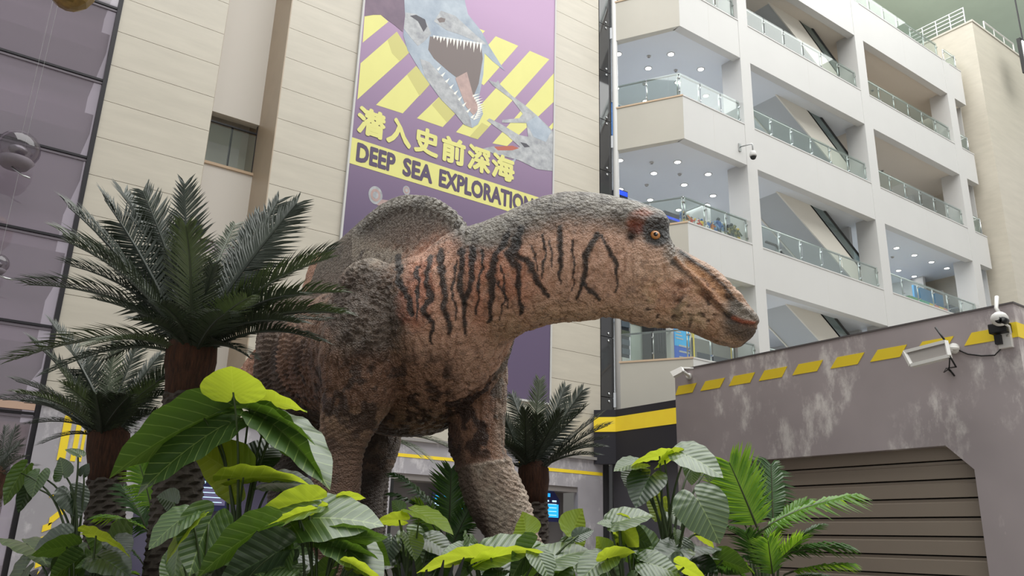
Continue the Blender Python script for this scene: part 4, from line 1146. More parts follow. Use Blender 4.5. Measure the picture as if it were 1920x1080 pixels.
DISP -= .020 * sst(.82, .97, rg) * (1 - jw) * sst(40, 110, dt0) * (1 - rng_) + .016 * sst(.82, .97, rgh) * jw * sst(470, 540, v)
DISP += .014 * (fbm(V, 13, 31, 3) - .5) + .014 * (n2 - .5) + .010 * (n3 - .5)
V2 = V + NN * DISP[:, None]

# ---- colours of the hide
def L3(c): return np.array(lin(c))


Cc = np.tile(L3((136, 104, 84)), (nv, 1))


def mixc(w, c):
    global Cc
    w = np.clip(w, 0, 1)[:, None]; Cc = Cc * (1 - w) + L3(c) * w


top_edge = np.interp(u, [560, 640, 700, 760, 830, 885, 930, 1000, 1065, 1140, 1200, 1250, 1300, 1400], [500, 450, 395, 365, 375, 433, 419, 382, 363, 368, 386, 415, 487, 583])
dt = v - top_edge
mixc(sst(.45, .6, n1) * .5, (150, 116, 92))
nkw = sst(745, 800, u) * sst(1400, 1330, u)
mixc(nkw * sst(20, 90, dt), (208, 164, 140))                                       # neck side
mixc(nkw * sst(430, 470, v) * sst(660, 560, v) * sst(1060, 940, u) * (.25 + .6 * sst(.4, .6, n1)), (206, 138, 110))    # salmon field
mixc(nkw * sst(540, 600, v) * sst(.3, .6, n4 + .1) * .8 * sst(900, 960, u), (206, 168, 138))       # pale throat
mixc(sst(1150, 1200, u) * sst(430, 500, v) * .65, (208, 170, 144))
mixc(sst(78, 22, dt + 40 * (n2 - .5)) * (u < 1265) * .92, (112, 105, 96))            # dark back
mixc(sst(40, 6, dt + 16 * (n2 - .5)) * (u < 1265) * .7, (150, 144, 134))
mixc(sst(.5, .62, n2) * sst(90, 20, dt) * (u < 1265) * .55, (66, 60, 56))
mixc(blob(755, 425, 95, 48) * .7, (82, 71, 60))
mixc(blob(660, 480, 110, 40) * .75, (150, 138, 122))                               # pale patch below the crest
mixc(blob(700, 480, 60, 16) * .6, (158, 146, 130))
mixc(blob(685, 595, 92, 125) * .92 * sst(800, 750, u), (86, 74, 65))                      # shoulder
mixc(blob(780, 560, 38, 70) * .5, (176, 108, 84))
for cx, cy, rx, ry, k in ((572, 735, 42, 110, .8), (690, 715, 62, 70, .97), (720, 745, 40, 40, .8), (705, 690, 40, 45, .8), (660, 810, 55, 50, .6), (640, 740, 40, 70, .5)):
    mixc(blob(cx, cy, rx, ry, .6) * k, (58, 47, 42))                               # dark blotches of the upper arm; first one is painted shade under the body
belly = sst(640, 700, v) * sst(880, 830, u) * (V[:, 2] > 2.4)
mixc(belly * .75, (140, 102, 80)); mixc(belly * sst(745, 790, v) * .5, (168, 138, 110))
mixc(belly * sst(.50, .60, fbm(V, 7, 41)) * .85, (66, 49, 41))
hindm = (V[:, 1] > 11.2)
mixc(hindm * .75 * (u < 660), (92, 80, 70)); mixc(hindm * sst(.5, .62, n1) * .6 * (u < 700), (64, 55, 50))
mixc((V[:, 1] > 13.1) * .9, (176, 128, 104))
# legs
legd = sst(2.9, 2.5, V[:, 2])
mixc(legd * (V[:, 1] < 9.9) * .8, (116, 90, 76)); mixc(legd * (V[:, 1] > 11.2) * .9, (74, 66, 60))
ff = ((u0 > 835) & (u0 < 1060) & (V[:, 1] > 9.55) & (V[:, 2] < 4.2) & (V[:, 1] < 11.0)).astype(float)
mixc(ff * sst(640, 690, v0) * .85, (146, 108, 86))
mixc(ff * sst(.48, .58, fbm(V, 6.5, 51) + .04) * sst(880, 840, v0) * .92, (58, 42, 36))
fold = 868 - .16 * (u0 - 900)
low = ff * sst(-4, 6, v0 - fold)
mixc(low * .95, (206, 188, 170))
mixc(low * sst(.5, .6, n1 + .18 * sst(930, 880, u0)) * .4, (140, 104, 84))
mixc(low * sst(940, 985, v0) * sst(940, 900, u0) * .7, (70, 54, 46))
mixc(ff * sst(22, 6, u0 - (842 + (v0 - 790) * .28)) * sst(770, 800, v0) * .7, (70, 54, 46))
mixc(ff * sst(30, 8, np.abs(u0 - 948)) * sst(880, 820, v0) * .5, (150, 136, 120))
# head
mixc(hd * blob(1205, 415, 34, 26) * .9, (150, 82, 54)); mixc(hd * blob(1197, 428, 22, 14) * .8, (112, 50, 34))
mixc(sst(1.25, .8, np.hypot((u - 1233) / 29, (v - 432) / 30) + (n2 - .5) * .3) * .97, (33, 31, 30))
mixc(np.exp(-(np.hypot((u - 1184) / 10, (v - 442) / 11)) ** 2) * .98, (26, 24, 23))
mixc(np.exp(-(brow / 8) ** 2) * .6, (66, 56, 48))
mixc(blob(1268, 480, 30, 26) * .6, (130, 124, 114))
mixc(np.exp(-(hd_ / 12) ** 2) * .95, (196, 146, 104))
mixc(np.exp(-(segdist(u, v, [(x - 4, y + 5) for x, y in ridge]) / 4.2) ** 2) * .9, (54, 48, 44))
mixc(np.exp(-(rdg / 3.0) ** 2) * .9, (192, 138, 100))
mixc(np.exp(-(segdist(u, v, [(1274, 474), (1300, 488), (1326, 505), (1356, 533), (1376, 556), (1390, 574)]) / 3.6) ** 2) * .95, (34, 32, 32))
mixc(np.exp(-(segdist(u, v, [(1362, 550), (1374, 564), (1386, 575)]) / 3.6) ** 2) * .95, (34, 32, 32))
bill = sst(1348, 1378, u) * sst(-3, 3, (608 - v)) * sst(-8, 10, v - (548 + (u - 1350) * .5))
mixc(bill * .9, (128, 120, 110)); mixc(bill * sst(.5, .6, n2) * .5, (90, 84, 78))
lowbill = sst(1340, 1372, u) * sst(1, 8, v - np.interp(u, [m_[0] for m_ in mouth], [m_[1] for m_ in mouth])) * sst(652, 630, v + .35 * (1400 - u))
mixc(lowbill * .85, (78, 68, 60))
mixc(np.exp(-(md_ / 3.0) ** 2) * (u > 1305) * .95, (40, 34, 32))
mixc(np.exp(-(segdist(u, v, [(1374, 595), (1394, 603), (1417, 606)]) / 3.0) ** 2) * .95, (206, 116, 88))
mixc(np.exp(-(segdist(u, v, [(1330, 562), (1345, 575), (1354, 582)]) / 3.0) ** 2) * .8, (190, 150, 120))
jaw = sst(1180, 1220, u) * sst(1360, 1330, u) * sst(500, 540, v)
mixc(jaw * sst(.60, .66, fbm(V, 17, 61, 2)) * .85, (62, 46, 38))
mixc(jaw * sst(.5, .62, fbm(V, 4, 71)) * .5, (220, 188, 150))
mixc(jaw * sst(.5, .6, fbm(V, 3, 77)) * .45, (176, 120, 88))
# dark stripes of the neck
stripes = [([(746, 482), (749, 529), (765, 560), (768, 592)], 5), ([(809, 480), (796, 529), (809, 560), (794, 579), (809, 607), (810, 645)], 4), ([(826, 470), (831, 529), (834, 573), (843, 625)], 5.5),
           ([(867, 470), (862, 529), (870, 567)], 5), ([(887, 466), (881, 541), (872, 567), (872, 625)], 4.5), ([(952, 440), (922, 491), (920, 560), (919, 602)], 5), ([(931, 529), (950, 567), (953, 580)], 2),
           ([(979, 430), (953, 475), (972, 504), (975, 588)], 5.5), ([(973, 450), (966, 475), (991, 494), (1007, 531), (1029, 557)], 4.5), ([(1051, 425), (1050, 462), (1053, 478), (1051, 509), (1054, 530)], 3.6),
           ([(1120, 440), (1098, 481), (1095, 519), (1083, 560)], 4.6), ([(1095, 531), (1124, 563)], 3.6), ([(1128, 440), (1149, 481), (1157, 506), (1158, 548)], 2.6), ([(995, 460), (1007, 506)], 1.8), ([(1032, 450), (1035, 500)], 1.8),
           ([(905, 470), (900, 540), (893, 590)], 2.4), ([(852, 490), (850, 540), (856, 600)], 2.2), ([(1018, 440), (1022, 480), (1012, 520)], 2.0), ([(780, 500), (784, 560), (780, 600)], 3.0), ([(938, 500), (944, 545), (940, 600)], 1.8), ([(1075, 450), (1078, 500), (1070, 545)], 1.6)]
wx = (n2 - .5) * 16; wy = (n3 - .5) * 10
for pts, w in stripes:
    ds = segdist(u + wx, v + wy, pts)
    yy = [p[1] for p in pts]
    taper = .55 + .45 * sst(max(yy) + 4, min(yy) + .5 * (max(yy) - min(yy)), v)
    mixc((1 - sst(w * .85, w * 1.9, ds / taper)) * .93, (40, 37, 36))
mixc(sst(.62, .70, fbm(V, 20, 81, 2)) * .35, (70, 58, 50))
# ---- skin object
dino = thing('dinosaur', tuple(LW(*axial(0), .4)), 'huge brown duck billed dinosaur model with dark neck stripes and a back crest', 'dinosaur')
Vw = LW(V2[:, 0], V2[:, 1], V2[:, 2])
body.vertices.foreach_set('co', Vw.astype(np.float32).ravel())
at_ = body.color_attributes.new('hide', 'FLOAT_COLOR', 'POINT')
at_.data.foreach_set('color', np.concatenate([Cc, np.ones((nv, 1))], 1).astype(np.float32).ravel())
fa = body.attributes.new('coarse', 'FLOAT', 'POINT')
fa.data.foreach_set('value', np.clip(sst(120, 30, dt) * (u < 1265) + .5 * sh + .9 * low, 0, 1).astype(np.float32))
body.update(); body.shade_smooth()
HIDE = bpy.data.materials.new('scaly_hide'); HIDE.use_nodes = True
nt = HIDE.node_tree; bs = nt.nodes['Principled BSDF']; bs.inputs['Roughness'].default_value = .40; bs.inputs['Specular IOR Level'].default_value = .5
ca = nt.nodes.new('ShaderNodeAttribute'); ca.attribute_name = 'hide'
co = nt.nodes.new('ShaderNodeAttribute'); co.attribute_name = 'coarse'
tc = nt.nodes.new('ShaderNodeTexCoord')


def vor(scale, feat='F1'):
    n = nt.nodes.new('ShaderNodeTexVoronoi'); n.feature = feat; n.inputs['Scale'].default_value = scale; nt.links.new(tc.outputs['Object'], n.inputs[0]); return n


def mth(op, a, b):
    n = nt.nodes.new('ShaderNodeMath'); n.operation = op
    for i, x in enumerate((a, b)):
        if isinstance(x, (int, float)): n.inputs[i].default_value = x
        else: nt.links.new(x, n.inputs[i])
    return n.outputs[0]


vf = vor(52); vc = vor(21); ve = vor(21, 'DISTANCE_TO_EDGE')
nz = nt.nodes.new('ShaderNodeTexNoise'); nz.inputs['Scale'].default_value = 9; nz.inputs['Detail'].default_value = 8; nz.inputs['Roughness'].default_value = .68
nt.links.new(tc.outputs['Object'], nz.inputs[0])
hfine = mth('MULTIPLY', mth('SUBTRACT', 1.0, vf.outputs['Distance']), .6)
hco = mth('MULTIPLY', mth('MULTIPLY', mth('SUBTRACT', 1.0, mth('MULTIPLY', vc.outputs['Distance'], 1.2)), co.outputs['Fac']), 1.2)
hh_ = mth('ADD', mth('ADD', hfine, hco), mth('MULTIPLY', nz.outputs[0], 1.5))
bp = nt.nodes.new('ShaderNodeBump'); bp.inputs['Strength'].default_value = .9; bp.inputs['Distance'].default_value = .034
nt.links.new(hh_, bp.inputs['Height']); nt.links.new(bp.outputs[0], bs.inputs['Normal'])
dk = mth('ADD', .84, mth('MULTIPLY', mth('ADD', nz.outputs[0], mth('MULTIPLY', mth('SUBTRACT', .45, vf.outputs['Distance']), .8)), .6))
vm = nt.nodes.new('ShaderNodeVectorMath'); vm.operation = 'SCALE'; nt.links.new(ca.outputs['Color'], vm.inputs[0]); nt.links.new(dk, vm.inputs['Scale'])
nt.links.new(vm.outputs[0], bs.inputs['Base Color'])
body.materials.clear()
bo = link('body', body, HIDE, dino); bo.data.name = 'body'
# eyes on both sides
for side in (1, -1):
    k = np.argmin(np.abs(cen[:, 0] - rd(1230, 438, 8.64)[0])); cc = cen[k]
    i_near = np.argmin(np.where(lat > 0, np.hypot(u0 - 1230, v0 - 437), 1e9))
    p = V2[i_near].copy()
    if side < 0: p[1] = 2 * cc[1] - p[1]
    inw = np.array([0, .02 * side, 0])
    c = LW(*(p + inw))
    ey = MB().ball(c, .062, 16).build('eye', mat('amber_eye', (196, 128, 62), .12, coat=.6), dino, True)
    out = LW(0, -side, 0)
    MB().lathe(c + out * .048, [(0, 0), (.022, 0), (.024, .010), (0, .0165)], 14, out).build('pupil', mat('black_pupil', (10, 9, 8), .1), ey, True)
# blunt toes on every foot
TOE = mat('horn_grey', (96, 88, 80), .5)
for px, py, d in ((600, 1190, 9.2), (1004, 1165, 9.9), (684, 1124, 12.4), (528, 1130, 11.75)):
    for k in (-1, 0, 1):
        c = rd(px + k * 34, py, d - .22 + .08 * abs(k))
        MB().ball(LW(*c), 1, 14, (.16, .16, .17)).build('toe', TOE, dino, True)
print('dino verts', nv)

# ------------------------------------------------------------------ planting
def norm(v): return v / (np.linalg.norm(v) + 1e-12)


bed = thing('planting_bed', tuple(LW(0, 9, 0)), 'low raised planting bed of dark soil under the palms and the dinosaur', 'planter')
SOIL = mat('dark_soil', (52, 44, 38), .95, var=.2, vscale=6, bump=.6, bscale=14)
KERB = mat('bed_kerb', (120, 116, 112), .7)
ring = [(-7.5, 4.5), (4.2, 4.5), (4.5, 8.2), (2.0, 12.6), (.5, 16.0), (-7.5, 17.0)]
MB().prism([LW(r, d, 0) for r, d in ring], (0, 0, .42)).build('soil', SOIL, bed)
for (r0, d0), (r1, d1) in zip(ring, ring[1:] + ring[:1]):
    MB().bar(LW(r0, d0, .24), LW(r1, d1, .24), .18, .48).build('kerb', KERB, bed)


def leaf_mat(name, dark, light, vein, trans, tw=.35, rough=.36, spec=.5):
    m = bpy.data.materials.new(name); m.use_nodes = True; nt = m.node_tree
    b = nt.nodes['Principled BSDF']; b.inputs['Roughness'].default_value = rough; b.inputs['Specular IOR Level'].default_value = spec
    b.inputs['Coat Weight'].default_value = .7 if spec > .5 else .2; b.inputs['Coat Roughness'].default_value = .34
    uvn = nt.nodes.new('ShaderNodeUVMap'); sp = nt.nodes.new('ShaderNodeSeparateXYZ'); nt.links.new(uvn.outputs[0], sp.inputs[0])

    def M(op, a, c=0.0):
        n = nt.nodes.new('ShaderNodeMath'); n.operation = op
        for i, x in enumerate((a, c)):
            if isinstance(x, (int, float)): n.inputs[i].default_value = x
            else: nt.links.new(x, n.inputs[i])
        return n.outputs[0]
    ax = M('ABSOLUTE', sp.outputs[0])
    q = M('SUBTRACT', sp.outputs[1], M('MULTIPLY', ax, .75))
    pp = M('PINGPONG', M('ADD', q, 2.0), .075)
    side = M('LESS_THAN', pp, .0065)
    mid = M('LESS_THAN', ax, .011)
    vn = M('MAXIMUM', side, mid)
    oi = nt.nodes.new('ShaderNodeObjectInfo')
    tc = nt.nodes.new('ShaderNodeTexCoord'); nz = nt.nodes.new('ShaderNodeTexNoise'); nz.inputs['Scale'].default_value = 5
    nt.links.new(tc.outputs['Object'], nz.inputs[0])
    fac = M('ADD', M('MULTIPLY', oi.outputs['Random'], .6), M('MULTIPLY', nz.outputs[0], .4))
    mx = nt.nodes.new('ShaderNodeMix'); mx.data_type = 'RGBA'; mx.inputs[6].default_value = (*lin(dark), 1); mx.inputs[7].default_value = (*lin(light), 1)
    nt.links.new(fac, mx.inputs[0])
    m2 = nt.nodes.new('ShaderNodeMix'); m2.data_type = 'RGBA'; m2.inputs[7].default_value = (*lin(vein), 1)
    nt.links.new(mx.outputs[2], m2.inputs[6]); nt.links.new(M('MULTIPLY', vn, .5), m2.inputs[0])
    nt.links.new(m2.outputs[2], b.inputs['Base Color'])
    bp = nt.nodes.new('ShaderNodeBump'); bp.inputs['Strength'].default_value = .35; bp.inputs['Distance'].default_value = .02
    nt.links.new(M('MULTIPLY', pp, 9.0), bp.inputs['Height']); nt.links.new(bp.outputs[0], b.inputs['Normal'])
    tr = nt.nodes.new('ShaderNodeBsdfTranslucent'); tr.inputs[0].default_value = (*lin(trans), 1)
    ms = nt.nodes.new('ShaderNodeMixShader'); ms.inputs[0].default_value = tw
    out = [n for n in nt.nodes if n.type == 'OUTPUT_MATERIAL'][0]
    nt.links.new(b.outputs[0], ms.inputs[1]); nt.links.new(tr.outputs[0], ms.inputs[2]); nt.links.new(ms.outputs[0], out.inputs[0])
    MATS[name] = m
    return m


ALO = leaf_mat('elephant_ear_leaf', (50, 78, 34), (74, 104, 46), (168, 190, 110), (120, 160, 44), .22, .42, 1.0)
ALOY = leaf_mat('backlit_elephant_ear_leaf', (116, 148, 42), (146, 172, 54), (196, 210, 110), (208, 224, 62), .55, .42)  # light shining through the leaf is painted into its yellow green base
ALOD = leaf_mat('dark_elephant_ear_leaf', (34, 54, 32), (48, 72, 40), (96, 124, 76), (80, 110, 40), .12, .38, .9)  # darker green copy of the leaf
PETI = mat('leaf_stalk', (58, 74, 38), .55); STEMB = mat('dark_stem', (44, 42, 36), .8, bump=.5, bscale=20)
HEART_A = np.radians([0, 12, 30, 55, 80, 105, 130, 150, 165, 174, 180]); HEART_R = [1.0, .86, .72, .62, .575, .54, .50, .46, .40, .26, .07]


def heart_leaf(parent, bx, by, tx, ty, wpx, db, dt, face, m, fold=.22, droop=.18, wave=.018, flip=0, wide=1.2, shift=.14):
    B = atD(bx, by, db); T = atD(tx, ty, dt); B = B + (T - B) * shift; a = T - B; L = np.linalg.norm(a); a = a / L
    c = norm(EYE - (B + T) / 2); n0 = norm(c - a * (c @ a)); s0 = norm(np.cross(a, n0))
    if s0[2] < 0: s0 = -s0
    if flip: s0 = -s0
    f = math.radians(face); n = math.cos(f) * n0 + math.sin(f) * s0; sd = np.cross(a, n)
    D = (db + dt) / 2
    W = wpx * D / FPX / max(abs(math.cos(f)), .38); W = min(max(W, .45 * L), wide * L)
    NA, NR = 44, 6
    phi = np.linspace(-math.pi, math.pi, NA + 1)[:-1]
    rr = np.interp(np.abs(phi), HEART_A, HEART_R)
    X0 = rr * np.sin(phi); Y0 = rr * np.cos(phi); X0 = X0 / np.abs(X0).max() * (W / L / 2)
    vs = [B]; uvs = [(0, 0)]
    sdd = random.random() * 6
    for k in range(1, NR + 1):
        t = k / NR
        for i in range(NA):
            x, y = X0[i] * t, Y0[i] * t
            z = fold * abs(x) - droop * (max(y, 0) ** 2) - .25 * droop * x * x * 4 + wave * t * t * math.sin(phi[i] * 11 + sdd)
            z -= .5 * droop * (min(y, 0) ** 2) * 4
            vs.append(B + (a * y + sd * x + n * z) * L); uvs.append((x, y))
    fs = [(0, 1 + i, 1 + (i + 1) % NA) for i in range(NA)]
    for k in range(1, NR):
        o0 = 1 + (k - 1) * NA; o1 = 1 + k * NA
        fs += [(o0 + i, o1 + i, o1 + (i + 1) % NA, o0 + (i + 1) % NA) for i in range(NA)]
    me = bpy.data.meshes.new('leaf'); me.from_pydata([tuple(p) for p in vs], [], fs)
    ul = me.uv_layers.new(name='UVMap')
    li = np.empty(len(me.loops), np.int32); me.loops.foreach_get('vertex_index', li)
    ul.data.foreach_set('uv', np.array(uvs, np.float32)[li].ravel())
    me.shade_smooth()
    return link('leaf', me, m, parent), B


def stalk(parent, root, B, r0=.011, bow=.25, m=None):
    mid = (root + B) / 2 + np.array([0, 0, bow]) + (B - root) * np.array([-.2, -.2, 0])
    P = [(1 - t) ** 2 * root + 2 * t * (1 - t) * mid + t * t * B for t in np.linspace(0, 1, 9)]
    MB().tube(P, [r0 * (1.25 - .55 * t) for t in np.linspace(0, 1, 9)], 6).build('stalk', m or PETI, parent, True)


def ear_plant(label, rootpx, D, leaves, stem=0.0, fill=7):
    r0 = atD(rootpx, 1080, D); root = np.array([r0[0], r0[1], .42])
    t = thing('elephant_ear_plant', tuple(root), label, 'plant', 'elephant ear plants of the bed')
    top = root + np.array([0, 0, stem])
    if stem: MB().tube([root, root + np.array([.02, .01, stem * .5]), top], [.09, .075, .06], 10).build('stem', STEMB, t, True)
    for i, lf in enumerate(leaves):
        bx, by, tx, ty, w, dd, face, m = lf[:8]
        kw = lf[8] if len(lf) > 8 else {}
        o, B = heart_leaf(t, bx, by, tx, ty, w, D + dd[0], D + dd[1], face, m, **kw)
        stalk(t, top + np.array([random.uniform(-.06, .06), random.uniform(-.06, .06), -.02]), B)
    xs = [l[0] for l in leaves]; x0, x1 = min(xs) - 20, max(xs) + 20
    for k in range(fill):                                           # lower and inner leaves
        bx = x0 + (x1 - x0) * (k + .5) / fill + random.uniform(-12, 12); by = random.uniform(1000, 1075)
        an = random.uniform(-.5, math.pi + .5); Lp = random.uniform(55, 85)
        o, B = heart_leaf(t, bx, by, bx + math.cos(an) * Lp, by + abs(math.sin(an)) * Lp * .8 + 10, random.uniform(45, 75), D + random.uniform(.15, .6), D + random.uniform(.0, .5), random.choice((35, 50, 60, 65, 130, 145)), random.choice((ALO, ALO, ALOD)))
        stalk(t, root + np.array([random.uniform(-.06, .06), random.uniform(-.06, .06), 0]), B)
    return t


Y_, G_, K_ = ALOY, ALO, ALOD
ear_plant('elephant ear plant with an upright yellow green leaf, in front of the large palm trunk', 440, 6.9, [
    (438, 748, 434, 684, 118, (-.35, -.6), 165, Y_, dict(fold=.06, droop=.05, wide=2.1, shift=.2)), (496, 752, 582, 758, 36, (.1, -.1), 113, Y_), (412, 772, 192, 866, 92, (0, -.3), 118, G_), (428, 792, 243, 905, 74, (-.05, -.35), 62, G_),
    (446, 760, 606, 806, 30, (0, -.2), 106, G_), (500, 786, 632, 894, 74, (.05, -.2), 64, G_), (492, 792, 627, 888, 62, (.1, -.1), 122, G_), (452, 900, 370, 836, 98, (-.1, .1), 152, Y_), (436, 897, 583, 884, 34, (-.2, -.3), 114, Y_),
    (478, 866, 522, 820, 66, (.2, .4), 25, K_), (500, 905, 596, 905, 40, (.1, .1), 66, G_), (405, 790, 400, 850, 50, (.3, .3), 150, K_)], stem=.9)
ear_plant('elephant ear plant with a big pale ribbed leaf, below the dinosaur foreleg', 600, 6.5, [
    (592, 938, 480, 958, 56, (0, -.1), 140, Y_), (565, 972, 716, 966, 84, (0, -.1), 52, G_, dict(fold=.12)), (577, 952, 424, 1004, 44, (-.1, -.3), 68, G_), (574, 962, 470, 1000, 22, (-.16, -.3), 110, Y_), (620, 1016, 729, 993, 46, (0, -.1), 128, G_), (600, 1014, 556, 1014, 46, (0, -.1), 128, G_),
    (632, 1018, 722, 1076, 68, (0, -.2), 58, G_), (640, 1028, 714, 1036, 22, (-.1, -.2), 110, G_), (655, 1062, 727, 1083, 24, (-.2, -.3), 112, Y_), (640, 935, 686, 928, 20, (.2, .2), 120, Y_),
    (545, 1062, 466, 1072, 50, (-.2, -.3), 50, G_), (660, 1040, 700, 1080, 50, (.3, .3), 140, K_)], stem=.3)
ear_plant('dark elephant ear plant with large hanging leaves at the foot of the big palm', 400, 6.1, [
    (398, 968, 345, 1078, 112, (0, -.1), 152, G_, dict(fold=.12)), (352, 964, 273, 1022, 52, (-.1, -.25), 58, G_), (372, 972, 300, 1050, 30, (-.1, -.2), 75, Y_), (502, 984, 357, 1068, 62, (0, -.2), 126, G_), (532, 1030, 400, 1092, 84, (.1, -.1), 142, K_),
    (330, 945, 300, 930, 60, (.2, .3), 150, K_), (470, 1010, 520, 1080, 70, (.2, .2), 30, K_)], stem=.2)
ear_plant('small elephant ear plant with a folded grey leaf, left of the striding foreleg', 770, 7.3, [
    (756, 975, 702, 973, 26, (0, -.1), 128, Y_), (752, 962, 738, 940, 36, (.1, .2), 150, G_), (776, 958, 854, 991, 32, (0, -.1), 72, Y_), (765, 1006, 782, 1048, 92, (0, -.1), 42, G_, dict(fold=.5)), (800, 1010, 850, 1040, 40, (.2, .1), 40, K_), (735, 1010, 720, 1060, 50, (.2, .1), 30, K_)], stem=.2)
ear_plant('elephant ear plant with long yellow green leaves at the bottom middle', 930, 6.4, [
    (905, 1044, 775, 1057, 32, (0, -.15), 113, Y_), (890, 1035, 830, 1030, 34, (.1, 0), 62, G_), (905, 1050, 1015, 1019, 22, (-.1, -.1), 110, Y_), (908, 1046, 1022, 1008, 54, (0, 0), 60, G_), (986, 1003, 984, 966, 62, (.2, .4), 152, Y_), (1000, 1024, 950, 1082, 72, (0, -.1), 132, G_),
    (1006, 1036, 1036, 1086, 58, (-.1, -.2), 42, G_), (1028, 1054, 1107, 1020, 72, (0, .1), 55, G_), (1073, 1003, 1086, 958, 56, (.2, .4), 148, Y_), (1080, 1006, 1113, 992, 26, (.1, .1), 30, K_), (880, 1060, 850, 1085, 60, (.1, 0), 130, G_), (940, 1070, 900, 1090, 50, (-.1, -.2), 60, K_)], stem=.2)
ear_plant('tall elephant ear plant with hanging dark leaves beside the feather palm', 1260, 6.9, [
    (1246, 854, 1178, 863, 20, (0, -.1), 112, Y_), (1240, 866, 1284, 842, 20, (-.05, .1), 111, Y_), (1276, 848, 1359, 886, 52, (0, -.15), 55, G_), (1220, 890, 1190, 945, 86, (-.05, -.2), 28, K_), (1201, 868, 1151, 876, 28, (0, -.1), 64, G_), (1184, 882, 1168, 915, 34, (.1, 0), 150, K_),
    (1300, 922, 1352, 1014, 104, (-.3, -.45), 20, G_, dict(fold=.1, shift=.2, wide=1.3)), (1268, 996, 1270, 1022, 84, (-.1, -.15), 48, G_, dict(fold=.45)), (1280, 1016, 1291, 1062, 34, (0, -.05), 30, K_), (1308, 1000, 1343, 1023, 24, (.1, 0), 120, Y_), (1296, 870, 1300, 910, 36, (.3, .3), 30, G_), (1330, 872, 1332, 905, 26, (.3, .3), 30, G_), (1240, 935, 1222, 980, 60, (.2, .1), 150, Y_), (1255, 960, 1290, 985, 50, (.2, .1), 40, G_)], stem=.9)
ear_plant('elephant ear plant with pale rounded leaves, bottom right of the dinosaur', 1180, 6.3, [
    (1150, 981, 1224, 957, 48, (0, 0), 58, G_), (1146, 984, 1120, 978, 40, (0, 0), 58, G_), (1156, 985, 1204, 1022, 52, (.1, 0), 142, Y_), (1162, 1000, 1224, 1018, 52, (.15, .1), 152, K_), (1207, 1054, 1278, 1072, 82, (-.1, -.15), 44, G_, dict(fold=.12)), (1136, 1044, 1084, 1084, 64, (-.05, -.2), 48, G_),
    (1130, 1050, 1188, 1027, 32, (-.1, -.1), 116, Y_), (1136, 1045, 1124, 1010, 38, (0, .2), 142, Y_), (1275, 1060, 1332, 1088, 28, (-.1, -.2), 116, Y_), (1160, 1016, 1140, 1030, 20, (.1, .1), 120, Y_), (1190, 1075, 1170, 1095, 50, (-.2, -.2), 60, K_)], stem=.2)
ear_plant('dark elephant ear plant under the smaller palm at the left edge', 130, 8.4, [
    (75, 886, 56, 930, 62, (0, -.1), 40, G_), (46, 878, 0, 946, 34, (0, -.1), 140, G_), (118, 893, 116, 860, 34, (0, .1), 150, G_), (130, 918, 150, 968, 92, (.05, 0), 20, K_), (155, 890, 165, 868, 44, (.1, .1), 30, K_), (150, 853, 123, 838, 16, (0, 0), 60, G_), (60, 905, 30, 960, 30, (.2, .2), 150, K_)], stem=1.0)
ear_plant('elephant ear plant with a bright hanging leaf at the lower left', 160, 7.2, [
    (136, 1024, 57, 1033, 38, (0, -.2), 125, G_), (168, 1000, 256, 1031, 18, (0, -.1), 112, Y_), (186, 1045, 244, 1072, 62, (0, -.1), 40, K_), (190, 1050, 140, 1060, 30, (0, -.1), 60, G_), (146, 1050, 84, 1088, 48, (0, -.2), 140, G_), (215, 1010, 240, 1040, 60, (.2, .1), 30, K_), (200, 1062, 150, 1092, 60, (.1, 0), 40, K_)], stem=.2)

# ------------------------------------------------------------------ palms
FRD = mat('cycad_frond', (44, 52, 44), .42, rgb2=(66, 74, 62), vscale=2.0, spec=.6)
FRD2 = mat('cycad_frond_pale', (74, 84, 62), .42, rgb2=(96, 104, 84), vscale=2.0, spec=.6)
RACH = mat('frond_rib', (70, 74, 50), .5)
TRUNK = mat('cycad_trunk', (58, 50, 44), .85, rgb2=(88, 80, 72), vscale=20, bump=.5, bscale=40)
COLLAR = mat('fibre_collar', (46, 30, 23), .95, rgb2=(92, 58, 40), vscale=12, stretch=(4, 4, .35), bump=1.0, bscale=26)
AREC = mat('feather_palm_leaf', (84, 132, 46), .38, rgb2=(112, 158, 62), vscale=4, spec=.6)
ARECD = mat('feather_palm_dark_leaf', (52, 86, 44), .38, rgb2=(78, 110, 62), vscale=4, spec=.6)
for mm, tcol, tw in ((FRD, (60, 74, 40), .08), (FRD2, (90, 110, 50), .1), (AREC, (176, 216, 60), .45), (ARECD, (100, 140, 50), .2)):
    nt = mm.node_tree; b_ = nt.nodes['Principled BSDF']; out = [n for n in nt.nodes if n.type == 'OUTPUT_MATERIAL'][0]
    tr_ = nt.nodes.new('ShaderNodeBsdfTranslucent'); tr_.inputs[0].default_value = (*lin(tcol), 1)
    ms = nt.nodes.new('ShaderNodeMixShader'); ms.inputs[0].default_value = tw
    nt.links.new(b_.outputs[0], ms.inputs[1]); nt.links.new(tr_.outputs[0], ms.inputs[2]); nt.links.new(ms.outputs[0], out.inputs[0])


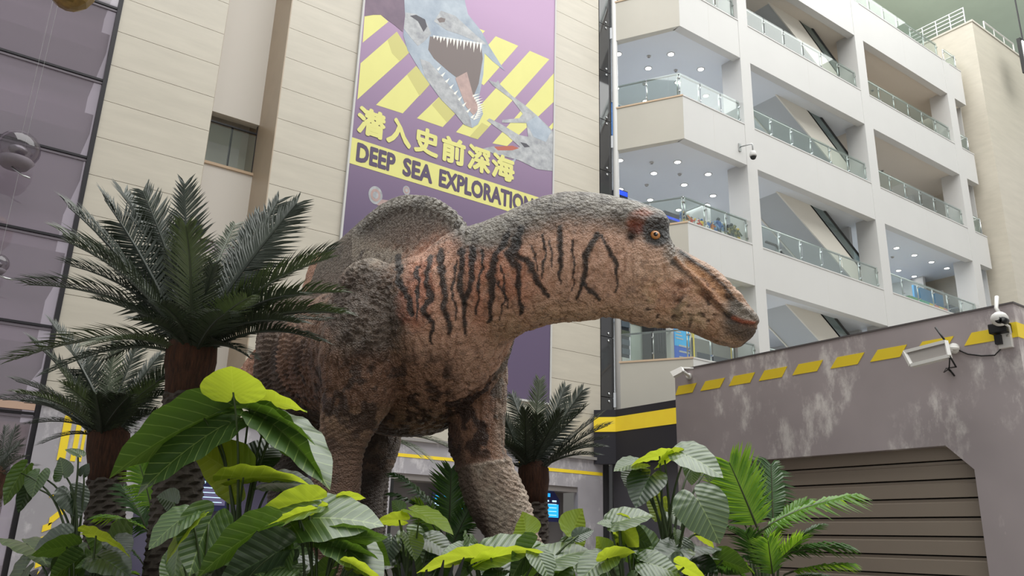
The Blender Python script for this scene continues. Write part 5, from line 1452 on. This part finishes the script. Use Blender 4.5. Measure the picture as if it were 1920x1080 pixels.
def frond(parent, C, T, arch, nl, ll, wd, m, lift=.25, fwd=.75, droop=.12, start=.14, prof=None, roll=0.0):
    C = np.array(C, float); T = np.array(T, float); L = np.linalg.norm(T - C)
    P1 = C + (T - C) * .45 + np.array([0, 0, arch * L])
    def pt(t): return (1 - t) ** 2 * C + 2 * t * (1 - t) * P1 + t * t * T
    def tg_(t): return norm(2 * (1 - t) * (P1 - C) + 2 * t * (T - P1))
    mb = MB()
    for i in range(nl):
        t = start + (1 - start) * (i + .5) / nl
        p = pt(t); tg = tg_(t); sd = np.cross(tg, zz)
        if np.linalg.norm(sd) < .62: sd = np.cross(tg, fh)
        sd = norm(sd); nm = np.cross(sd, tg)
        if roll:
            cr, sr = math.cos(roll), math.sin(roll); sd, nm = sd * cr + nm * sr, nm * cr - sd * sr
        s = (t - start) / (1 - start)
        lp = (prof(s) if prof else (min(1, .35 + 2.4 * s) * (1 - s ** 4 * .55))) * ll * L
        for sg in (-1, 1):
            q = .35 + fwd * s + random.uniform(-.08, .08)
            d = norm(sd * sg * math.cos(q) + tg * math.sin(q) + nm * (lift + random.uniform(-.08, .08)))
            w = np.cross(d, nm); w = norm(w) * wd * L * (.9 + .2 * random.random())
            m1 = p + d * lp * .5; e = p + d * lp + np.array([0, 0, -droop * lp]) + tg * lp * .08
            nb = nm * wd * L * .35
            mb.add([p - w * .45, p + w * .45, m1 + w * .6, m1 + nb, m1 - w * .6, e], [(0, 1, 2, 3), (0, 3, 4), (2, 5, 3), (3, 5, 4)])
    o = mb.build('frond', m, parent)
    ts = np.linspace(0, 1, 10)
    MB().tube([pt(t) for t in ts], [.012 * L * (1.15 - t) + .002 for t in ts], 5).build('rib', RACH if m in (AREC, ARECD) else m, o)
    return o


def cycad(label, cpx, cpy, D, tips, trunk_bot, rw, rough_n=26, llen=.235, collar_px=100, extra=6, R=1.4, seed=1, small=False):
    random.seed(seed)
    C = atD(cpx, cpy, D)
    bt = atD(trunk_bot[0], trunk_bot[1], D); dirv = norm(bt - C) if not small else np.array([0, 0, -1.0])
    kb = (C[2] - .42) / max(.2, -dirv[2]); root = C + dirv * kb
    t = thing('cycad_palm', tuple(root), label, 'palm', 'cycad palms in the planting bed')
    cl = collar_px * D / FPX
    CB = C + dirv * cl
    # rough trunk: ring upon ring of leaf scars
    n = max(20, int(np.linalg.norm(root - CB) / .028)); prof = []
    path, rad = [], []
    for i in range(n + 1):
        u_ = i / n; path.append(CB + (root - CB) * u_)
        rad.append(rw * (1.0 + .08 * u_) * (1 + (.045 if i % 2 else -.02)))
    mt = MB().tube(path, rad, 26)
    ax_ = norm(root - CB)
    for i in range(n + 1):                                          # woven pattern of leaf bases
        for k in range(26):
            j_ = i * 26 + k; pv = np.array(mt.v[j_]); c_ = path[i]
            mt.v[j_] = tuple(c_ + (pv - c_) * (1 + (.06 if (k + 2 * (i // 2)) % 4 < 2 else -.03)))
    mt.build('trunk', TRUNK, t)
    MB().tube([C + np.array([0, 0, .06]), C - np.array([0, 0, .0]) + dirv * cl * .15, C + dirv * cl * .45, C + dirv * cl * .75, CB + dirv * .05], [rw * .5, rw * 1.15, rw * 1.18, rw * 1.05, rw * 1.0], 18).build('collar', COLLAR, t, True)
    for tx, ty, dd, arch, m in tips:
        T = atD(tx, ty, D + dd)
        a_ = 2 * math.pi * random.random(); off = np.array([math.cos(a_), math.sin(a_), 0]) * rw * .5
        frond(t, C + off - np.array([0, 0, rw * .9]), T, arch, 54 if not small else 38, llen, .0115, m, lift=.28, start=.10)
    for k in range(extra):
        a_ = 2 * math.pi * (k + random.random() * .6) / extra; el = random.uniform(-.1, .9)
        T = C + R * np.array([math.cos(a_) * math.cos(el), math.sin(a_) * math.cos(el), math.sin(el)])
        frond(t, C - np.array([0, 0, rw * .9]), T, .22, 48 if not small else 34, llen, .0115, FRD if random.random() < .8 else FRD2, lift=.28, start=.10)
    return t


a_, b2 = FRD, FRD2
cycad('large dark cycad palm with a tall ringed trunk, left of the dinosaur', 362, 632, 7.6, [
    (346, 345, .1, .02, a_), (268, 358, .2, .06, a_), (232, 366, .5, .10, a_), (196, 374, .1, .10, a_), (128, 388, .0, .14, a_), (118, 440, .3, .16, b2), (132, 498, -.1, .20, a_), (54, 534, -.1, .22, a_), (182, 562, -.5, .18, a_),
    (28, 674, -.3, .24, b2), (88, 700, -.6, .26, a_), (160, 650, -.9, .22, b2), (556, 382, .1, .06, a_), (522, 376, .4, .06, a_), (486, 400, .5, .04, a_), (440, 420, .8, .04, b2), (622, 470, .2, .16, a_), (612, 486, -.1, .18, b2),
    (632, 548, -.2, .24, b2), (640, 588, -.3, .24, b2), (560, 606, -.7, .22, a_), (600, 640, -.4, .26, a_), (470, 672, -.6, .22, a_), (462, 560, -1.1, .12, b2), (420, 590, -1.3, .1, a_), (300, 570, -1.2, .14, a_), (250, 600, -1.0, .2, a_), (400, 500, -.6, .1, a_), (320, 480, -.5, .1, a_)],
    (318, 1080), .20, collar_px=110, extra=8, R=1.35, seed=3)
cycad('smaller dark cycad palm behind the elephant ears at the left edge', 205, 800, 9.6, [
    (215, 645, .1, .05, b2), (160, 660, .3, .1, a_), (100, 610, .2, .12, a_), (60, 640, .0, .14, a_), (30, 715, .0, .2, a_), (5, 750, .1, .22, a_), (45, 755, -.2, .22, a_), (55, 795, -.3, .26, a_), (78, 832, -.5, .3, a_), (120, 720, -.8, .16, b2), (110, 690, -.4, .14, b2),
    (300, 665, .2, .1, a_), (320, 700, .0, .16, a_), (318, 735, -.2, .2, a_), (290, 720, -.7, .16, b2), (330, 770, -.1, .24, a_), (260, 640, .2, .05, a_), (180, 740, -1.0, .1, a_), (240, 745, -1.0, .1, a_)],
    (196, 1000), .20, collar_px=95, extra=6, R=1.15, seed=5)
cycad('dark cycad palm between the striding foreleg and the dark glass strip', 1000, 868, 12.4, [
    (1012, 712, .2, .02, b2), (960, 740, .4, .05, a_), (1060, 726, .2, .03, a_), (1092, 732, .0, .06, a_), (1096, 765, -.3, .1, a_), (1128, 778, .1, .12, a_), (1140, 798, -.1, .16, a_), (1132, 822, -.2, .2, a_), (1130, 838, -.4, .24, a_), (940, 770, -.2, .08, a_), (925, 800, -.3, .14, a_), (940, 830, -.5, .18, a_), (1050, 775, -.8, .06, a_), (985, 770, -.9, .04, a_)],
    (1002, 1000), .20, collar_px=70, extra=8, R=1.05, seed=8)
cycad('pale fronded cycad palm seen behind the dinosaur belly', 715, 815, 14.6, [
    (842, 840, .2, .26, b2), (812, 868, -.2, .3, b2), (836, 805, .3, .2, b2), (770, 760, .2, .1, b2), (655, 770, .1, .1, a_), (610, 820, 0, .2, a_), (790, 858, -.4, .3, b2)],
    (712, 1000), .18, collar_px=50, extra=4, R=1.0, seed=11, small=True)
cycad('cycad palm at the far left edge standing in for a reflection in the glazing', -6, 880, 15.5, [  # stand-in for a palm mirrored in the left glass
    (45, 825, 0, .1, a_), (48, 870, 0, .2, a_), (30, 800, 0, .05, a_), (-40, 810, 0, .1, a_), (40, 905, -.2, .3, a_), (10, 800, .2, .05, a_)],
    (-8, 1000), .18, collar_px=50, extra=6, R=.75, seed=12, small=True)


def areca(label, rootpx, D, fr, ncane=3, seed=2):
    random.seed(seed)
    r0 = atD(rootpx, 1080, D); root = np.array([r0[0], r0[1], .42])
    t = thing('feather_palm', tuple(root), label, 'palm', 'feather palms in the planting bed')
    for k in range(ncane):
        o = np.array([random.uniform(-.1, .1), random.uniform(-.1, .1), 0])
        MB().tube([root + o, root + o * 1.6 + np.array([0, 0, .9])], [.025, .018], 8).build('cane', PETI, t, True)
    prof = lambda s: (.55 + .45 * math.sin(min(1, s * 1.25) * math.pi * .62)) * (1 - .55 * max(0, s - .75) / .25)
    for bx, by, db, tx, ty, dt, arch, ll, m, lift, droop in fr:
        C = atD(bx, by, D + db); T = atD(tx, ty, D + dt)
        o = frond(t, C, T, arch, 24, ll * 1.2, .040, m, lift=lift, fwd=.6, droop=droop, start=.12, prof=prof, roll=random.uniform(-.2, .2))
        mid = (root + C) / 2; MB().tube([root + (C - root) * .02, mid + np.array([0, 0, .12]), C], [.014, .012, .010], 6).build('stalk', PETI, t, True)
    return t


A, Dk = AREC, ARECD
areca('bright green feather palm in front of the brown shutter', 1440, 7.6, [
    (1424, 1000, 0, 1368, 868, -.1, .04, .50, A, .1, .1), (1450, 990, .3, 1446, 872, .5, .05, .52, Dk, .2, .3), (1420, 1000, 0, 1598, 930, -.1, .12, .34, A, .0, .35), (1440, 1052, 0, 1588, 1028, -.3, .14, .36, Dk, .1, .3),
    (1470, 1078, 0, 1594, 1058, -.2, .10, .38, A, .0, .3), (1405, 1044, 0, 1306, 1076, -.3, .12, .42, Dk, .1, .25), (1440, 1075, -.1, 1502, 1012, -.3, .05, .5, A, .2, .15), (1420, 1012, .1, 1345, 985, 0, .12, .36, Dk, .1, .3), (1430, 1070, -.1, 1398, 1000, -.3, .05, .48, Dk, .1, .15),
    (1400, 1085, -.2, 1345, 1062, -.4, .1, .4, A, .1, .25), (1400, 990, .2, 1352, 905, .2, .04, .42, Dk, .1, .2), (1460, 1040, .2, 1540, 985, .2, .12, .3, Dk, .1, .3), (1430, 1040, .1, 1470, 985, .1, .04, .45, A, .2, .15), (1450, 1085, -.2, 1440, 1015, -.4, .04, .5, A, .2, .15), (1480, 1085, .1, 1560, 1085, 0, .18, .34, Dk, .1, .3), (1420, 1085, 0, 1365, 1030, 0, .1, .4, A, .1, .2), (1430, 1020, .2, 1510, 940, .3, .08, .36, A, .1, .25), (1410, 1000, .3, 1392, 880, .4, .03, .42, A, .1, .2)])
areca('dark feather palm between the two near legs of the dinosaur', 835, 10.6, [
    (842, 1000, 0, 846, 880, .1, .02, .42, Dk, .1, .1), (838, 990, 0, 742, 892, .1, .16, .32, Dk, .1, .35), (830, 1000, 0, 735, 928, -.2, .2, .32, Dk, .1, .35), (850, 1010, 0, 905, 985, -.2, .14, .4, Dk, .1, .2), (845, 1030, -.1, 880, 955, -.1, .05, .42, Dk, .1, .2), (825, 1010, -.2, 780, 940, -.3, .1, .4, A, .1, .2), (840, 1040, -.2, 800, 1000, -.4, .1, .4, Dk, .1, .2), (850, 1045, -.1, 930, 1030, -.2, .15, .36, Dk, .1, .3)], seed=4)
areca('feather palm with bright fronds between the two left palm trunks', 272, 8.6, [
    (285, 960, 0, 262, 872, 0, .08, .5, A, .1, .25), (285, 1000, 0, 184, 972, -.1, .18, .36, A, .1, .3), (282, 1010, 0, 232, 915, .1, .1, .36, Dk, .1, .3), (290, 980, .1, 300, 890, .2, .05, .4, A, .1, .2), (270, 1060, 0, 215, 1010, -.1, .16, .36, Dk, .1, .3), (262, 1080, 0, 232, 1072, -.2, .1, .5, A, .1, .3), (285, 1040, 0, 330, 960, .2, .1, .36, Dk, .1, .3)], seed=6)
# dark strap-leaved plant low in the middle
r0 = atD(800, 1080, 6.2); root = np.array([r0[0], r0[1], .42])
t = thing('strap_leaf_plant', tuple(root), 'nearly black strap leaved plant at the bottom edge left of the yellow leaf', 'plant')
STRAP = mat('strap_leaf', (24, 28, 26), .4)
for tx, ty, dd in ((752, 1055, 0), (775, 1050, -.2), (800, 1062, .1), (832, 1050, -.1), (850, 1058, .1), (870, 1045, 0), (740, 1075, -.2)):
    T = atD(tx, ty, 6.2 + dd); pts = [root, root + (T - root) * .6 + np.array([0, 0, .14]), T]
    P = [(1 - s) ** 2 * pts[0] + 2 * s * (1 - s) * pts[1] + s * s * pts[2] for s in np.linspace(0, 1, 8)]
    sdv = norm(np.cross(pts[2] - pts[0], fh)); b = MB()
    vs = []
    for i, p in enumerate(P):
        w = .035 * math.sin(math.pi * min(.98, .25 + .75 * i / 7)) ** .7
        vs += [p - sdv * w, p + fh * w * .4, p + sdv * w]
    b.add(vs, [f_ for i in range(7) for f_ in ((i * 3, i * 3 + 1, i * 3 + 4, i * 3 + 3), (i * 3 + 1, i * 3 + 2, i * 3 + 5, i * 3 + 4))])
    b.build('leaf', STRAP, t, True)

# ------------------------------------------------------------------ things hanging in the hall
p = atD(128, 4, 11.0)
t = thing('hanging_ornament', (p[0], p[1], p[2]), 'bronze faceted ornament hanging at the top left edge', 'ornament')
BRZ = mat('aged_bronze', (150, 122, 70), .35, metal=.6, rgb2=(112, 92, 56), vscale=6)
MB().lathe((p[0], p[1], p[2] - .10), [(.04, 0), (.16, .03), (.27, .12), (.36, .30), (.38, .6), (.28, .9), (.05, 1.1)], 9).build('bowl', BRZ, t)
MB().tube([(p[0], p[1], p[2] + .95), (p[0], p[1], 37.5)], .012, 6).build('cord', WPL, t)
SMO = glass_mat('smoky_globe_glass', (214, 210, 214), .16, .12, film=(120, 112, 120))
for gx, gy, gr, gl in ((34, 280, .44, 'smoky clear globe with a silver core hanging before the left glazing'), (-4, 494, .22, 'small clear globe before the glazing at the left picture edge')):
    p = onY(gx, gy, 19.6)
    t = thing('hanging_globe', tuple(p), gl, 'ornament')
    MB().ball(p, gr, 24, (1, 1, .95)).build('globe', SMO, t, True)
    MB().ball(p + np.array([0, 0, -.02]), gr * .34, 14, (1.3, 1.1, .8)).build('core', mat('silver_core', (170, 168, 172), .3, metal=.5), t, True)
    MB().lathe(p + np.array([0, 0, -gr * .98]), [(.0, .0), (gr * .6, 0), (gr * .85, gr * .35), (gr * .75, gr * .45)], 20).build('base', mat('globe_base', (120, 112, 120), .5), t, True)
    MB().tube([p + np.array([0, 0, gr * .9]), (p[0], p[1], 37.5)], .003, 5).build('wire', STEEL, t)
    MB().tube([p + np.array([-.05, 0, -gr]), p + np.array([.2, -.05, -gr * 1.35]), p + np.array([.34, -.05, -gr * 1.4])], .02, 6).build('foot', STEEL, t, True)
